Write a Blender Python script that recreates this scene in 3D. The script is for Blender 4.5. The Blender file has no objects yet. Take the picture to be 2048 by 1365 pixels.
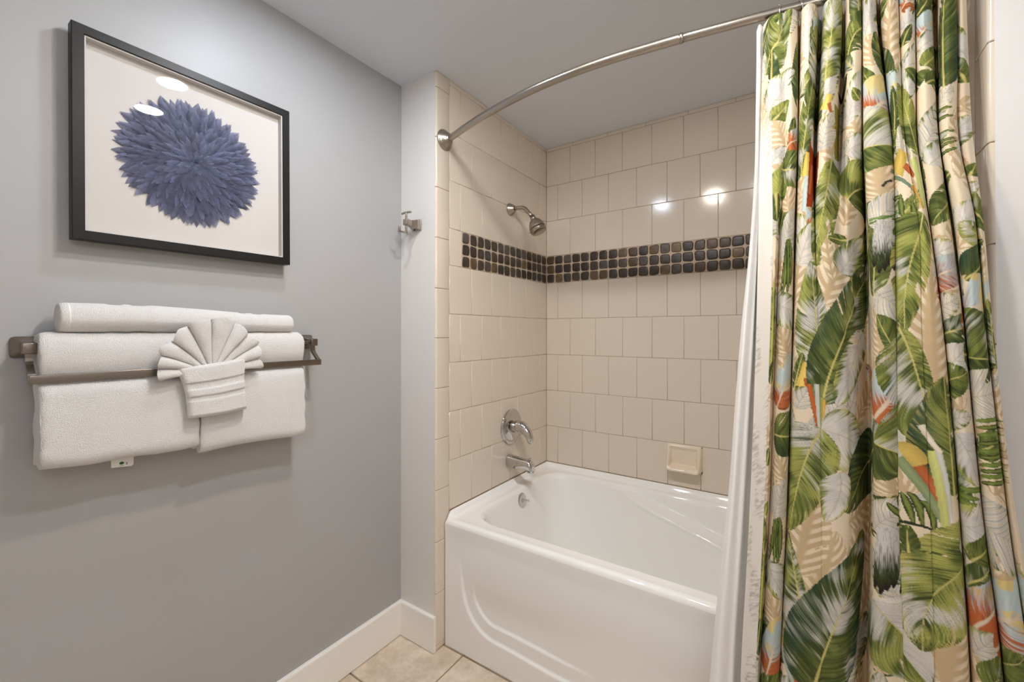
import bpy, math, random
import numpy as np
from mathutils import Vector, Matrix, noise as mnoise
random.seed(7)
rng = np.random.default_rng(11)
PI = math.pi
SC = bpy.context.scene
COL = SC.collection

# ------------------------------------------------------------------ helpers
def lin(*rgb):
    return tuple(((c/255)/12.92 if c/255 <= .04045 else ((c/255+.055)/1.055)**2.4) for c in rgb)

def new_mat(name):
    m = bpy.data.materials.new(name); m.use_nodes = True
    nt = m.node_tree
    return m, nt, nt.nodes['Principled BSDF']

def N(nt, kind, **kw):
    n = nt.nodes.new(kind)
    for k, v in kw.items():
        if k in n.inputs: n.inputs[k].default_value = v
        else: setattr(n, k, v)
    return n

def mat(name, rgb, rough=.5, metal=0., spec=.5, bump=0., bscale=200., bdist=.001, vary=0., vscale=8., coat=0., aniso=None, sheen=0.):
    m, nt, b = new_mat(name)
    c = lin(*rgb)
    b.inputs['Base Color'].default_value = (*c, 1)
    b.inputs['Roughness'].default_value = rough
    b.inputs['Metallic'].default_value = metal
    b.inputs['Specular IOR Level'].default_value = spec
    if coat: b.inputs['Coat Weight'].default_value = coat; b.inputs['Coat Roughness'].default_value = .03
    if sheen: b.inputs['Sheen Weight'].default_value = sheen; b.inputs['Sheen Roughness'].default_value = .5
    tc = N(nt, 'ShaderNodeTexCoord')
    if vary:
        nz = N(nt, 'ShaderNodeTexNoise', Scale=vscale, Detail=5., Roughness=.6)
        nt.links.new(tc.outputs['Object'], nz.inputs['Vector'])
        mx = N(nt, 'ShaderNodeMixRGB', blend_type='MIX')
        mx.inputs[1].default_value = (*[x*(1-vary) for x in c], 1)
        mx.inputs[2].default_value = (*[min(1, x*(1+vary)) for x in c], 1)
        nt.links.new(nz.outputs['Fac'], mx.inputs[0]); nt.links.new(mx.outputs[0], b.inputs['Base Color'])
    if bump:
        nz2 = N(nt, 'ShaderNodeTexNoise', Scale=bscale, Detail=3., Roughness=.55)
        nt.links.new(tc.outputs['Object'], nz2.inputs['Vector'])
        bp = N(nt, 'ShaderNodeBump', Strength=bump, Distance=bdist)
        nt.links.new(nz2.outputs['Fac'], bp.inputs['Height']); nt.links.new(bp.outputs[0], b.inputs['Normal'])
    return m

def attr_mat(name, attr='col', rough=.6, spec=.3, bump=0., bscale=300., bdist=.001, transl=0., grain=0., gscale=60.):
    m, nt, b = new_mat(name)
    a = N(nt, 'ShaderNodeAttribute', attribute_name=attr)
    src = a.outputs['Color']
    tc = N(nt, 'ShaderNodeTexCoord')
    if grain:
        nz = N(nt, 'ShaderNodeTexNoise', Scale=gscale, Detail=6., Roughness=.65)
        nt.links.new(tc.outputs['Object'], nz.inputs['Vector'])
        mr = N(nt, 'ShaderNodeMapRange'); mr.inputs[1].default_value = .25; mr.inputs[2].default_value = .75
        mr.inputs[3].default_value = 1-grain; mr.inputs[4].default_value = 1+grain
        nt.links.new(nz.outputs['Fac'], mr.inputs[0])
        mx = N(nt, 'ShaderNodeVectorMath', operation='SCALE')
        nt.links.new(src, mx.inputs[0]); nt.links.new(mr.outputs[0], mx.inputs['Scale'])
        src = mx.outputs[0]
    nt.links.new(src, b.inputs['Base Color'])
    b.inputs['Roughness'].default_value = rough; b.inputs['Specular IOR Level'].default_value = spec
    if bump:
        nz2 = N(nt, 'ShaderNodeTexNoise', Scale=bscale, Detail=3.)
        nt.links.new(tc.outputs['Object'], nz2.inputs['Vector'])
        bp = N(nt, 'ShaderNodeBump', Strength=bump, Distance=bdist)
        nt.links.new(nz2.outputs['Fac'], bp.inputs['Height']); nt.links.new(bp.outputs[0], b.inputs['Normal'])
    if transl:
        tr = N(nt, 'ShaderNodeBsdfTranslucent'); nt.links.new(src, tr.inputs['Color'])
        ms = N(nt, 'ShaderNodeMixShader'); ms.inputs[0].default_value = transl
        out = nt.nodes['Material Output']
        nt.links.new(b.outputs[0], ms.inputs[1]); nt.links.new(tr.outputs[0], ms.inputs[2]); nt.links.new(ms.outputs[0], out.inputs['Surface'])
    return m

class MB:
    """collects shapes, builds ONE mesh object"""
    def __init__(s): s.v = []; s.f = []; s.sm = []; s.c = []; s.col = (1, 1, 1)
    def add(s, vs, fs, smooth=True):
        o = len(s.v); s.v += [tuple(p) for p in vs]; s.c += [s.col]*len(vs)
        s.f += [tuple(i+o for i in f) for f in fs]
        s.sm += [smooth]*len(fs) if isinstance(smooth, bool) else smooth
    def box(s, lo, hi):
        x0, y0, z0 = lo; x1, y1, z1 = hi
        s.add([(x0,y0,z0),(x1,y0,z0),(x1,y1,z0),(x0,y1,z0),(x0,y0,z1),(x1,y0,z1),(x1,y1,z1),(x0,y1,z1)],
              [(3,2,1,0),(4,5,6,7),(0,1,5,4),(1,2,6,5),(2,3,7,6),(3,0,4,7)], False)
    def rings(s, R, closed=True, cap0=True, cap1=True, smooth=True, capsmooth=False):
        n = len(R[0]); vs = [p for r in R for p in r]; fs = []; sm = []
        for i in range(len(R)-1):
            for j in range(n if closed else n-1):
                k = (j+1) % n
                fs.append((i*n+j, i*n+k, (i+1)*n+k, (i+1)*n+j)); sm.append(smooth)
        if cap0: fs.append(tuple(range(n-1, -1, -1))); sm.append(capsmooth)
        if cap1: fs.append(tuple((len(R)-1)*n+j for j in range(n))); sm.append(capsmooth)
        s.add(vs, fs, sm)
    def rbox(s, c, size, r, M=None, seg=3, taper=1.0):
        """box with rounded edges; M optional 3x3 orientation"""
        hx, hy, hz = [d/2 for d in size]; c = Vector(c); R = []
        prof = [(r-r*math.sin(a), -hz+r-r*math.cos(a)) for a in [PI/2*i/seg for i in range(seg+1)]]
        prof += [(i, -z) for i, z in reversed(prof)]
        for ins, z in prof:
            k = taper if z > 0 else 1.0
            ring = []
            rr = max(r*.999-ins*.0, 1e-5)
            for q, (sx, sy) in enumerate(((1,1),(-1,1),(-1,-1),(1,-1))):
                for i in range(seg+1):
                    a = q*PI/2 + PI/2*i/seg
                    x = sx*(hx*k-rr)+(rr-ins)*math.cos(a); y = sy*(hy*k-rr)+(rr-ins)*math.sin(a)
                    p = Vector((x, y, z))
                    ring.append(c+(M @ p if M else p))
            R.append(ring)
        s.rings(R)
    def tube(s, pts, rad, n=16, caps=True):
        pts = [Vector(p) for p in pts]; m = len(pts)
        rad = [rad]*m if not hasattr(rad, '__len__') else rad
        t = [(pts[min(i+1, m-1)]-pts[max(i-1, 0)]).normalized() for i in range(m)]
        u = t[0].orthogonal().normalized(); R = []
        for i in range(m):
            if i: u = (t[i-1].rotation_difference(t[i]) @ u); u = (u-t[i]*u.dot(t[i])).normalized()
            w = t[i].cross(u)
            R.append([pts[i]+(u*math.cos(2*PI*k/n)+w*math.sin(2*PI*k/n))*rad[i] for k in range(n)])
        s.rings(R, cap0=caps, cap1=caps)
    def lathe(s, o, axis, prof, n=32, cap0=True, cap1=True):
        """prof: list of (radius, height along axis)"""
        o = Vector(o); ax = Vector(axis).normalized(); u = ax.orthogonal().normalized(); w = ax.cross(u)
        s.rings([[o+ax*h+(u*math.cos(2*PI*k/n)+w*math.sin(2*PI*k/n))*max(r, 1e-5) for k in range(n)] for r, h in prof], cap0=cap0, cap1=cap1)
    def torus(s, c, axis, R, r, n=32, m=10):
        c = Vector(c); ax = Vector(axis).normalized(); u = ax.orthogonal().normalized(); w = ax.cross(u); vs = []; fs = []
        for i in range(n):
            a = 2*PI*i/n; d = u*math.cos(a)+w*math.sin(a)
            for j in range(m):
                b = 2*PI*j/m; vs.append(c+d*(R+r*math.cos(b))+ax*r*math.sin(b))
        for i in range(n):
            for j in range(m):
                fs.append((i*m+j, ((i+1) % n)*m+j, ((i+1) % n)*m+(j+1) % m, i*m+(j+1) % m))
        s.add(vs, fs)
    def grid(s, P, smooth=True, flip=False):
        """P: rows of points"""
        n = len(P[0]); fs = []
        for i in range(len(P)-1):
            for j in range(n-1):
                f = (i*n+j, i*n+j+1, (i+1)*n+j+1, (i+1)*n+j)
                fs.append(f[::-1] if flip else f)
        s.add([p for r in P for p in r], fs, smooth)
    def tile(s, O, U, V, Nn, u0, v0, u1, v1, g=.0009, b=.0016, dep=.0035):
        O, U, V, Nn = Vector(O), Vector(U), Vector(V), Vector(Nn)
        u0 += g; v0 += g; u1 -= g; v1 -= g; R = []
        for ins, h in ((0, -dep), (0, -b), (b*.3, -b*.3), (b, 0)):
            R.append([O+U*a+V*c+Nn*h for a, c in ((u0+ins, v0+ins), (u1-ins, v0+ins), (u1-ins, v1-ins), (u0+ins, v1-ins))])
        if U.cross(V).dot(Nn) < 0: R = [r[::-1] for r in R]
        s.rings(R, cap0=False)
    def build(s, name, m, parent=None, cols=False):
        me = bpy.data.meshes.new(name)
        me.from_pydata(s.v, [], s.f); me.update()
        me.polygons.foreach_set('use_smooth', s.sm)
        if cols:
            at = me.color_attributes.new('col', 'FLOAT_COLOR', 'POINT')
            at.data.foreach_set('color', np.array([(*c, 1) for c in s.c], dtype=np.float32).ravel())
        o = bpy.data.objects.new(name, me); COL.objects.link(o); me.materials.append(m)
        if parent is not None: attach(o, parent)
        return o

def attach(o, parent):
    o.parent = parent
    M = parent.matrix_basis.copy(); p = parent
    while p.parent is not None:
        M = p.parent.matrix_basis @ p.matrix_parent_inverse @ M; p = p.parent
    o.matrix_parent_inverse = M.inverted()

def thing(name, label, cat, loc, group=None):
    o = bpy.data.objects.new(name, None); COL.objects.link(o); o.location = loc
    o.empty_display_size = .05
    o['label'] = label; o['category'] = cat
    if group: o['group'] = group
    return o

def tag(o, label, cat, group=None):
    o['label'] = label; o['category'] = cat
    if group: o['group'] = group
    return o

def struct(o):
    o['kind'] = 'structure'; return o

def sstep(a, b, x):
    t = np.clip((x-a)/(b-a), 0, 1); return t*t*(3-2*t)

# ------------------------------------------------------------------ measured room
XW = .2052      # tiled alcove wall at the plumbing end
XE = 1.7347     # far end of the alcove
YB = .9008      # back wall of the alcove
ZC = 2.3409     # ceiling
ZT = .5413      # top of the tub flange / first tile row
RH = .2045      # tile row height
TW = .1506      # tile width
ZM0, ZM1 = ZT+5*RH, 1.7190     # mosaic band
RU = (2.3214-ZM1)/3
RX, RY = 2.45, -2.35           # rest of the room

# ------------------------------------------------------------------ materials
M_gray = mat('gray_wall_paint', (168, 167, 166), rough=.45, spec=.45, bump=.12, bscale=260, bdist=.0006)
M_white = mat('white_wall_paint', (222, 219, 215), rough=.45, spec=.45, bump=.10, bscale=260, bdist=.0006)
M_ceil = mat('ceiling_paint', (220, 226, 234), rough=.7, spec=.2, bump=.35, bscale=70, bdist=.0015)
M_trim = mat('white_trim_paint', (240, 236, 230), rough=.3, spec=.5)
M_tile = mat('cream_glazed_tile', (218, 206, 190), rough=.12, spec=.45, bump=.06, bscale=14, bdist=.003, vary=.012, vscale=3)
M_grout = mat('tan_grout', (176, 158, 136), rough=.85, spec=.2)
M_stone = attr_mat('slate_mosaic', rough=.42, spec=.5, bump=.25, bscale=90, bdist=.002, grain=.45, gscale=45)
M_tub = mat('white_enamel', (241, 240, 236), rough=.06, spec=.55, coat=.3)
M_chrome = mat('chrome', (205, 203, 200), rough=.05, metal=1.)
M_nickel = mat('brushed_nickel', (176, 167, 156), rough=.28, metal=1., bump=.05, bscale=400, bdist=.0003)
M_bronze = mat('brushed_pewter', (140, 130, 120), rough=.3, metal=1., bump=.05, bscale=400, bdist=.0003)
M_dark = mat('dark_rubber', (40, 36, 33), rough=.6)
M_terry = mat('white_terry', (240, 237, 234), rough=.95, spec=.1, bump=1., bscale=520, bdist=.0045, sheen=.2, vary=.05, vscale=420)
M_dobby = mat('white_flat_weave', (230, 226, 222), rough=.9, spec=.1, bump=.4, bscale=700, bdist=.0008)
M_ceramic = mat('cream_ceramic', (228, 212, 190), rough=.09, spec=.5)
M_framewood = None
# ------------------------------------------------------------------ shell
def room():
    m = MB(); m.box((-.12, RY, 0), (0, 0, ZC)); struct(m.build('wall_left', M_gray))
    m = MB(); m.box((-.12, 0, 0), (XW-.009, YB+.12, ZC)); struct(m.build('wall_partition', M_white))
    m = MB(); m.box((XE+.009, 0, 0), (RX+.12, YB+.12, ZC)); struct(m.build('wall_end', M_white))
    m = MB(); m.box((RX, RY, 0), (RX+.12, 0, ZC)); struct(m.build('wall_right', M_white))
    m = MB(); m.box((-.12, RY-.12, 0), (RX+.12, RY, ZC)); struct(m.build('wall_front', M_white))
    m = MB(); m.box((-.12, RY-.12, ZC), (RX+.12, YB+.12, ZC+.1)); struct(m.build('ceiling', M_ceil))
    # --- floor of 12 inch stone tiles
    mt, nt, b = new_mat('travertine_tile')
    tc = N(nt, 'ShaderNodeTexCoord')
    n1 = N(nt, 'ShaderNodeTexNoise', Scale=9., Detail=8., Roughness=.65); n2 = N(nt, 'ShaderNodeTexNoise', Scale=60., Detail=5., Roughness=.7)
    for n in (n1, n2): nt.links.new(tc.outputs['Object'], n.inputs['Vector'])
    ad = N(nt, 'ShaderNodeMath', operation='MULTIPLY_ADD'); ad.inputs[1].default_value = .35
    nt.links.new(n2.outputs['Fac'], ad.inputs[0]); nt.links.new(n1.outputs['Fac'], ad.inputs[2])
    cr = N(nt, 'ShaderNodeValToRGB'); e = cr.color_ramp.elements
    e[0].position = .45; e[0].color = (*lin(186, 166, 142), 1); e[1].position = .9; e[1].color = (*lin(232, 217, 198), 1)
    nt.links.new(ad.outputs[0], cr.inputs[0]); nt.links.new(cr.outputs[0], b.inputs['Base Color'])
    b.inputs['Roughness'].default_value = .38
    g = MB(); g.box((-.12, RY-.12, -.12), (RX+.12, YB+.12, -.003))
    fl = struct(g.build('floor', mat('floor_grout', (150, 128, 105), rough=.9)))
    t = MB(); T = .305
    for i in range(-1, 9):
        for j in range(-8, 2):
            x0, y0 = .306+(i-1)*T, -.2555+j*T
            x1, y1 = min(x0+T, RX), min(y0+T, .06); x0 = max(x0, 0.0); y0 = max(y0, RY)
            if x1-x0 > .01 and y1-y0 > .01:
                t.tile((0,0,0), (1,0,0), (0,1,0), (0,0,1), x0, y0, x1, y1, g=.0028, b=.0025, dep=.0045)
    t.build('floor_tiles', mt, fl)
    # --- tiled alcove: plumbing wall, back wall, end wall; each wall one mesh of tiles on its grout bed
    def wall_tiles(name, O, U, L, Nn, tiles_from, bull, mosaic_from, grout_lo, grout_hi):
        gm = MB(); gm.box(grout_lo, grout_hi); w = struct(gm.build(name, M_grout)); m = MB()
        V = (0, 0, 1)
        # O at the inner corner, U runs away from the corner
        rows = [(ZT+i*RH, ZT+(i+1)*RH, i % 2 == 0) for i in range(5)] + [(ZM0, ZM1, None)] + [(ZM1+i*RU, ZM1+(i+1)*RU, i == 1) for i in range(3)]
        for z0, z1, half in rows:
            if half is None:
                if mosaic_from < L: m.tile(O, U, V, Nn, mosaic_from, z0, L, z1)
                continue
            a = 0.; nx = .0735 if half else TW
            while a < L-.004:
                c = min(nx, L); m.tile(O, U, V, Nn, a, z0, c, z1); a = c; nx = a+TW
        a = 0.; nx = .167
        while a < L-.004:
            c = min(nx, L); m.tile(O, U, V, Nn, a, 2.3214, c, ZC-.0005); a = c; nx = a+.2025
        m.build('tiles', M_tile, w)
        return w
    wl = wall_tiles('wall_alcove_left', (XW, YB, 0), (0, -1, 0), YB-.0793, (1, 0, 0), 0, True, YB-.1587, (XW-.009, .004, 0), (XW-.0022, YB+.0, ZC))
    wb = wall_tiles('wall_back', (XW, YB, 0), (1, 0, 0), XE-XW, (0, -1, 0), 0, False, 9, (XW-.009, YB+.0022, 0), (XE+.009, YB+.02, ZC))
    we = wall_tiles('wall_alcove_right', (XE, YB, 0), (0, -1, 0), YB-.0793, (-1, 0, 0), 0, True, YB-.1587, (XE+.0022, .004, 0), (XE+.009, YB+.0, ZC))
    # bullnose column at both front edges
    def bull(x, sgn, parent, zs):
        m = MB()
        for z0, z1 in zip(zs[:-1], zs[1:]):
            R = []
            for ins, z in ((.0012, z0+.0010), (0, z0+.0024), (0, z0+.0034), (0, z1-.0034), (0, z1-.0024), (.0012, z1-.0010)):
                r = .009; ring = [(x-sgn*(ins+.0), .0793-.001), (x-sgn*ins, .0793-.0022)]
                ring = [(x-sgn*.006, .0783), (x-sgn*(ins+.001), .0783), (x-sgn*ins, .0766)]
                for k in range(7):
                    a = PI/2*k/6
                    ring.append((x-sgn*(ins+r-r*math.cos(a)), .009+ins-(r)*math.sin(a)))
                R.append([(px, py, z) for px, py in ring])
            if sgn < 0: R = [r[::-1] for r in R]
            m.rings(R, closed=False, cap0=True, cap1=True)
        m.build('bullnose_tiles', M_tile, parent)
    zs = [0.004, .0225, .2290, .4355, .6445, .8500, 1.0550, 1.2590, 1.4610, 1.6665, 1.8707, 2.0745, 2.2771, ZC-.0005]
    bull(XW, 1, wl, zs); bull(XE, -1, we, zs)
    # --- mosaic bands
    pal = [(72, 62, 56), (84, 72, 62), (100, 82, 64), (78, 74, 74), (90, 84, 82), (66, 58, 54), (116, 98, 74), (82, 74, 68), (94, 84, 78), (74, 64, 56)]
    def band(name, O, U, Nn, cols, pitch, seed):
        r = random.Random(seed); gm = MB(); m = MB(); O, U, Nn = Vector(O), Vector(U), Vector(Nn); V = Vector((0, 0, 1))
        L = cols*pitch
        P = [O+U*a+V*z+Nn*h for h in (-.004, -.0008) for a, z in ((0, ZM0+.001), (L, ZM0+.001), (L, ZM1-.001), (0, ZM1-.001))]
        fs = [(0,1,2,3),(7,6,5,4),(0,4,5,1),(1,5,6,2),(2,6,7,3),(3,7,4,0)]
        gm.add(P, fs, False); w = struct(gm.build(name, mat('mosaic_grout', (190, 172, 150), rough=.9)))
        vp = (ZM1-ZM0)/3
        for i in range(cols):
            for j in range(3):
                c = O+U*((i+.5)*pitch+r.uniform(-.0008, .0008))+V*(ZM0+(j+.5)*vp+r.uniform(-.0008, .0008))
                hw, hh = pitch*.5-r.uniform(.0022, .0034), vp*.5-r.uniform(.0020, .0032)
                ph = [r.uniform(0, 6.28) for _ in range(4)]; R = []
                k = r.uniform(.75, 1.25)*.72; m.col = tuple(x*k*w_ for x, w_ in zip(lin(*r.choice(pal)), (1.03, 1, .95)))
                for ins, h in ((0, -.003), (0, -.0005), (.002, .0012), (.006, .0022), (.013, .0028)):
                    ring = []
                    for q in range(28):
                        a = 2*PI*q/28; ca, sa = math.cos(a), math.sin(a)
                        n = 5.0; d = (abs(ca)**n+abs(sa)**n)**(-1/n)
                        d *= 1+.028*math.sin(2*a+ph[0])+.022*math.sin(3*a+ph[1])+.012*math.sin(5*a+ph[2])
                        ring.append(c+U*(ca*d*(hw-ins))+V*(sa*d*(hh-ins))+Nn*h)
                    R.append(ring)
                if U.cross(V).dot(Nn) < 0: R = [x[::-1] for x in R]
                m.rings(R, cap0=False, capsmooth=True)
        m.build('mosaic_stones', M_stone, w, cols=True)
    band('trim_1', (XW+.002, YB, 0), (1, 0, 0), (0, -1, 0), 28, .0531, 5)
    band('trim_2', (XW, .1587, 0), (0, 1, 0), (1, 0, 0), 14, .0529, 9)
    # --- baseboards
    prof = [(0, .003), (.0135, .003), (.0135, .136), (.012, .141), (.009, .143), (0, .143)]
    m = MB(); m.rings([[(d, y, z) for d, z in prof][::-1] for y in (RY, -.0135)], smooth=False); struct(m.build('baseboard_left', M_trim))
    m = MB(); m.rings([[(x, -d, z) for d, z in prof][::-1] for x in (0, XW+.001)], smooth=False); struct(m.build('baseboard_partition', M_trim))
    m = MB(); m.rings([[(x, -d, z) for d, z in prof][::-1] for x in (XE+.0, RX)], smooth=False); struct(m.build('baseboard_end', M_trim))
    m = MB(); m.rings([[(RX-d, y, z) for d, z in prof] for y in (RY, -.0135)], smooth=False); struct(m.build('baseboard_right', M_trim))
    m = MB(); m.rings([[(x, RY+d, z) for d, z in prof] for x in (.0135, RX-.0135)], smooth=False); struct(m.build('baseboard_front', M_trim))
room()

# ------------------------------------------------------------------ bathtub
def bathtub():
    root = thing('bathtub', 'white enamel alcove bathtub with curved embossed apron under the cream tile', 'bathtub', (.97, .46, 0))
    x0, x1, y0, y1 = XW+.0015, XE-.0015, .0485, YB-.0015
    def rr(ax0, ax1, ay0, ay1, r, n=40):
        """rounded rectangle, 4n points, starting on the right side, equal param for lofting"""
        pts = []
        cs = ((ax1-r, ay1-r, 0), (ax0+r, ay1-r, PI/2), (ax0+r, ay0+r, PI), (ax1-r, ay0+r, 1.5*PI))
        for q in range(4):
            cx, cy, a0 = cs[q]
            for i in range(12):
                a = a0+PI/2*i/11; pts.append((cx+r*math.cos(a), cy+r*math.sin(a)))
            nx, ny, b0 = cs[(q+1) % 4]
            sx, sy = cx+r*math.cos(a0+PI/2), cy+r*math.sin(a0+PI/2); ex, ey = nx+r*math.cos(b0), ny+r*math.sin(b0)
            for i in range(1, n):
                t = i/n; pts.append((sx+(ex-sx)*t, sy+(ey-sy)*t))
        return pts
    rings = []
    def deck(ins, zl, zf, r):
        ring = []
        for x, y in rr(x0+ins, x1-ins, y0+(ins if ins > .0 else 0), y1-ins, r):
            w = float(sstep(.082, .060, y)); ring.append((x, y, zl*(1-w)+zf*w))
        rings.append(ring)
    deck(0, ZT-.006, .4990, .004); deck(.0008, ZT-.003, .5030, .005); deck(.0030, ZT-.0005, .5085, .006); deck(.0060, ZT, .5125, .009); deck(.010, ZT-.002, .5148, .012)
    deck(.016, .526, .5160, .018); deck(.024, .5170, .5160, .024); deck(.032, .5150, .5155, .03)
    T = (.272, 1.625, .118, .848); B = (.375, 1.22, .185, .77)
    prof = [(-.010, .5150), (-.004, .5147), (.0, .5135), (.004, .5110), (.008, .5065), (.0115, .500), (.014, .492)]
    def armrest(x, y, z):
        amp = .060*float(sstep(.60, .84, x))*float(sstep(.50, .66, y))
        zl = .514-.275*max(0, x-.64)
        return -amp*float(sstep(zl+.008, zl-.008, z))-.07*amp*math.exp(-((z-zl+.014)/.010)**2)
    for ins, z in prof:
        rings.append([(x, y, z) for x, y in rr(T[0]+ins, T[1]-ins, T[2]+ins, T[3]-ins, .135-ins*.4)])
    zb, K = .10, 220
    for k in range(1, K+1):
        t = k/K
        if t < .86:
            s = t/.86; f = .80*s; z = .492+(zb+.07-.492)*s
        else:
            s = (t-.86)/.14; f = .80+.20*math.sin(s*PI/2); z = zb+.07*(1-math.sin(s*PI/2)) if s < 1 else zb
            z = zb+.07*(1-s)**2
        f2 = f
        ring = []
        i0 = .014
        a = [T[0]+i0+(B[0]-T[0]-i0)*f2, T[1]-i0+(B[1]-T[1]+i0)*f2, T[2]+i0+(B[2]-T[2]-i0)*f2, T[3]-i0+(B[3]-T[3]+i0)*f2]
        for x, y in rr(*a, .13+.02*t):
            ring.append((x, y+armrest(x, y, z), z))
        rings.append(ring)
    B2 = (.5, 1.1, .30, .66)
    rings.append([(x, y, zb-.004) for x, y in rr(*B2, .1)])
    m = MB(); m.rings([r for r in rings], cap0=False, cap1=True, capsmooth=True)
    # underside skirt so that the shell is closed behind
    m.build('basin', M_tub, root)
    # apron with two embossed steps
    def sdf(x, z, lx, bz, r):
        # distance inside a shape with left side lx(z), bottom bz(x), rounded corner
        dx, dz = x-lx, z-bz
        if dx < r and dz < r: return r-math.hypot(r-dx, r-dz)
        return min(dx, dz)
    xs = sorted(set([x0+.001]+list(np.linspace(x0+.002, .80, 150))+list(np.linspace(.80, x1, 90))))
    zs_ = [.499, .494, .485, .470, .455]+list(np.linspace(.448, .002, 130))
    P = []
    for z in zs_:
        y = y0+.0030*float(sstep(.499, .44, z))
        row = []
        for x in xs:
            fade = float(sstep(.40, .22, z))
            xx = min(x, 1.94-x)
            lx = .300+.10*max(0, .25-z)*.6
            s1 = sdf(xx, z, lx-.02*float(sstep(.2, .4, z)), .104+.012*float(sstep(.45, .75, xx)*-1), .150)
            s2 = sdf(xx, z, lx+.048, .158-.010*float(sstep(.45, .8, xx)), .105)
            d = .0075*float(sstep(0, .011, s1))*fade+.0065*float(sstep(0, .011, s2))*float(sstep(.31, .20, z))*float(sstep(.90, .62, xx))
            row.append((x, y+d, z))
        P.append(row)
    m = MB(); m.grid(P, flip=True); m.build('apron', M_tub, root)
    # overflow plate with trip lever on the plumbing-end wall of the basin
    o = Vector((.2885, .507, .460)); ax = Vector((.975, 0, .22)).normalized()
    m = MB(); m.lathe(o, ax, [(.0365, -.006), (.0365, .003), (.035, .0055), (.030, .0075), (.020, .0085), (.001, .009)], 40)
    op = m.build('overflow_plate', M_chrome, root)
    m = MB(); m.lathe(o+ax*.006, ax, [(.009, 0), (.0085, .006), (.006, .008)], 20)
    m.tube([o+ax*.012, o+ax*.018+Vector((0, .012, -.004)), o+ax*.024+Vector((0, .030, -.010))], [.0042, .0045, .0052], 12)
    m.build('trip_lever', M_chrome, op)
bathtub()

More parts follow.
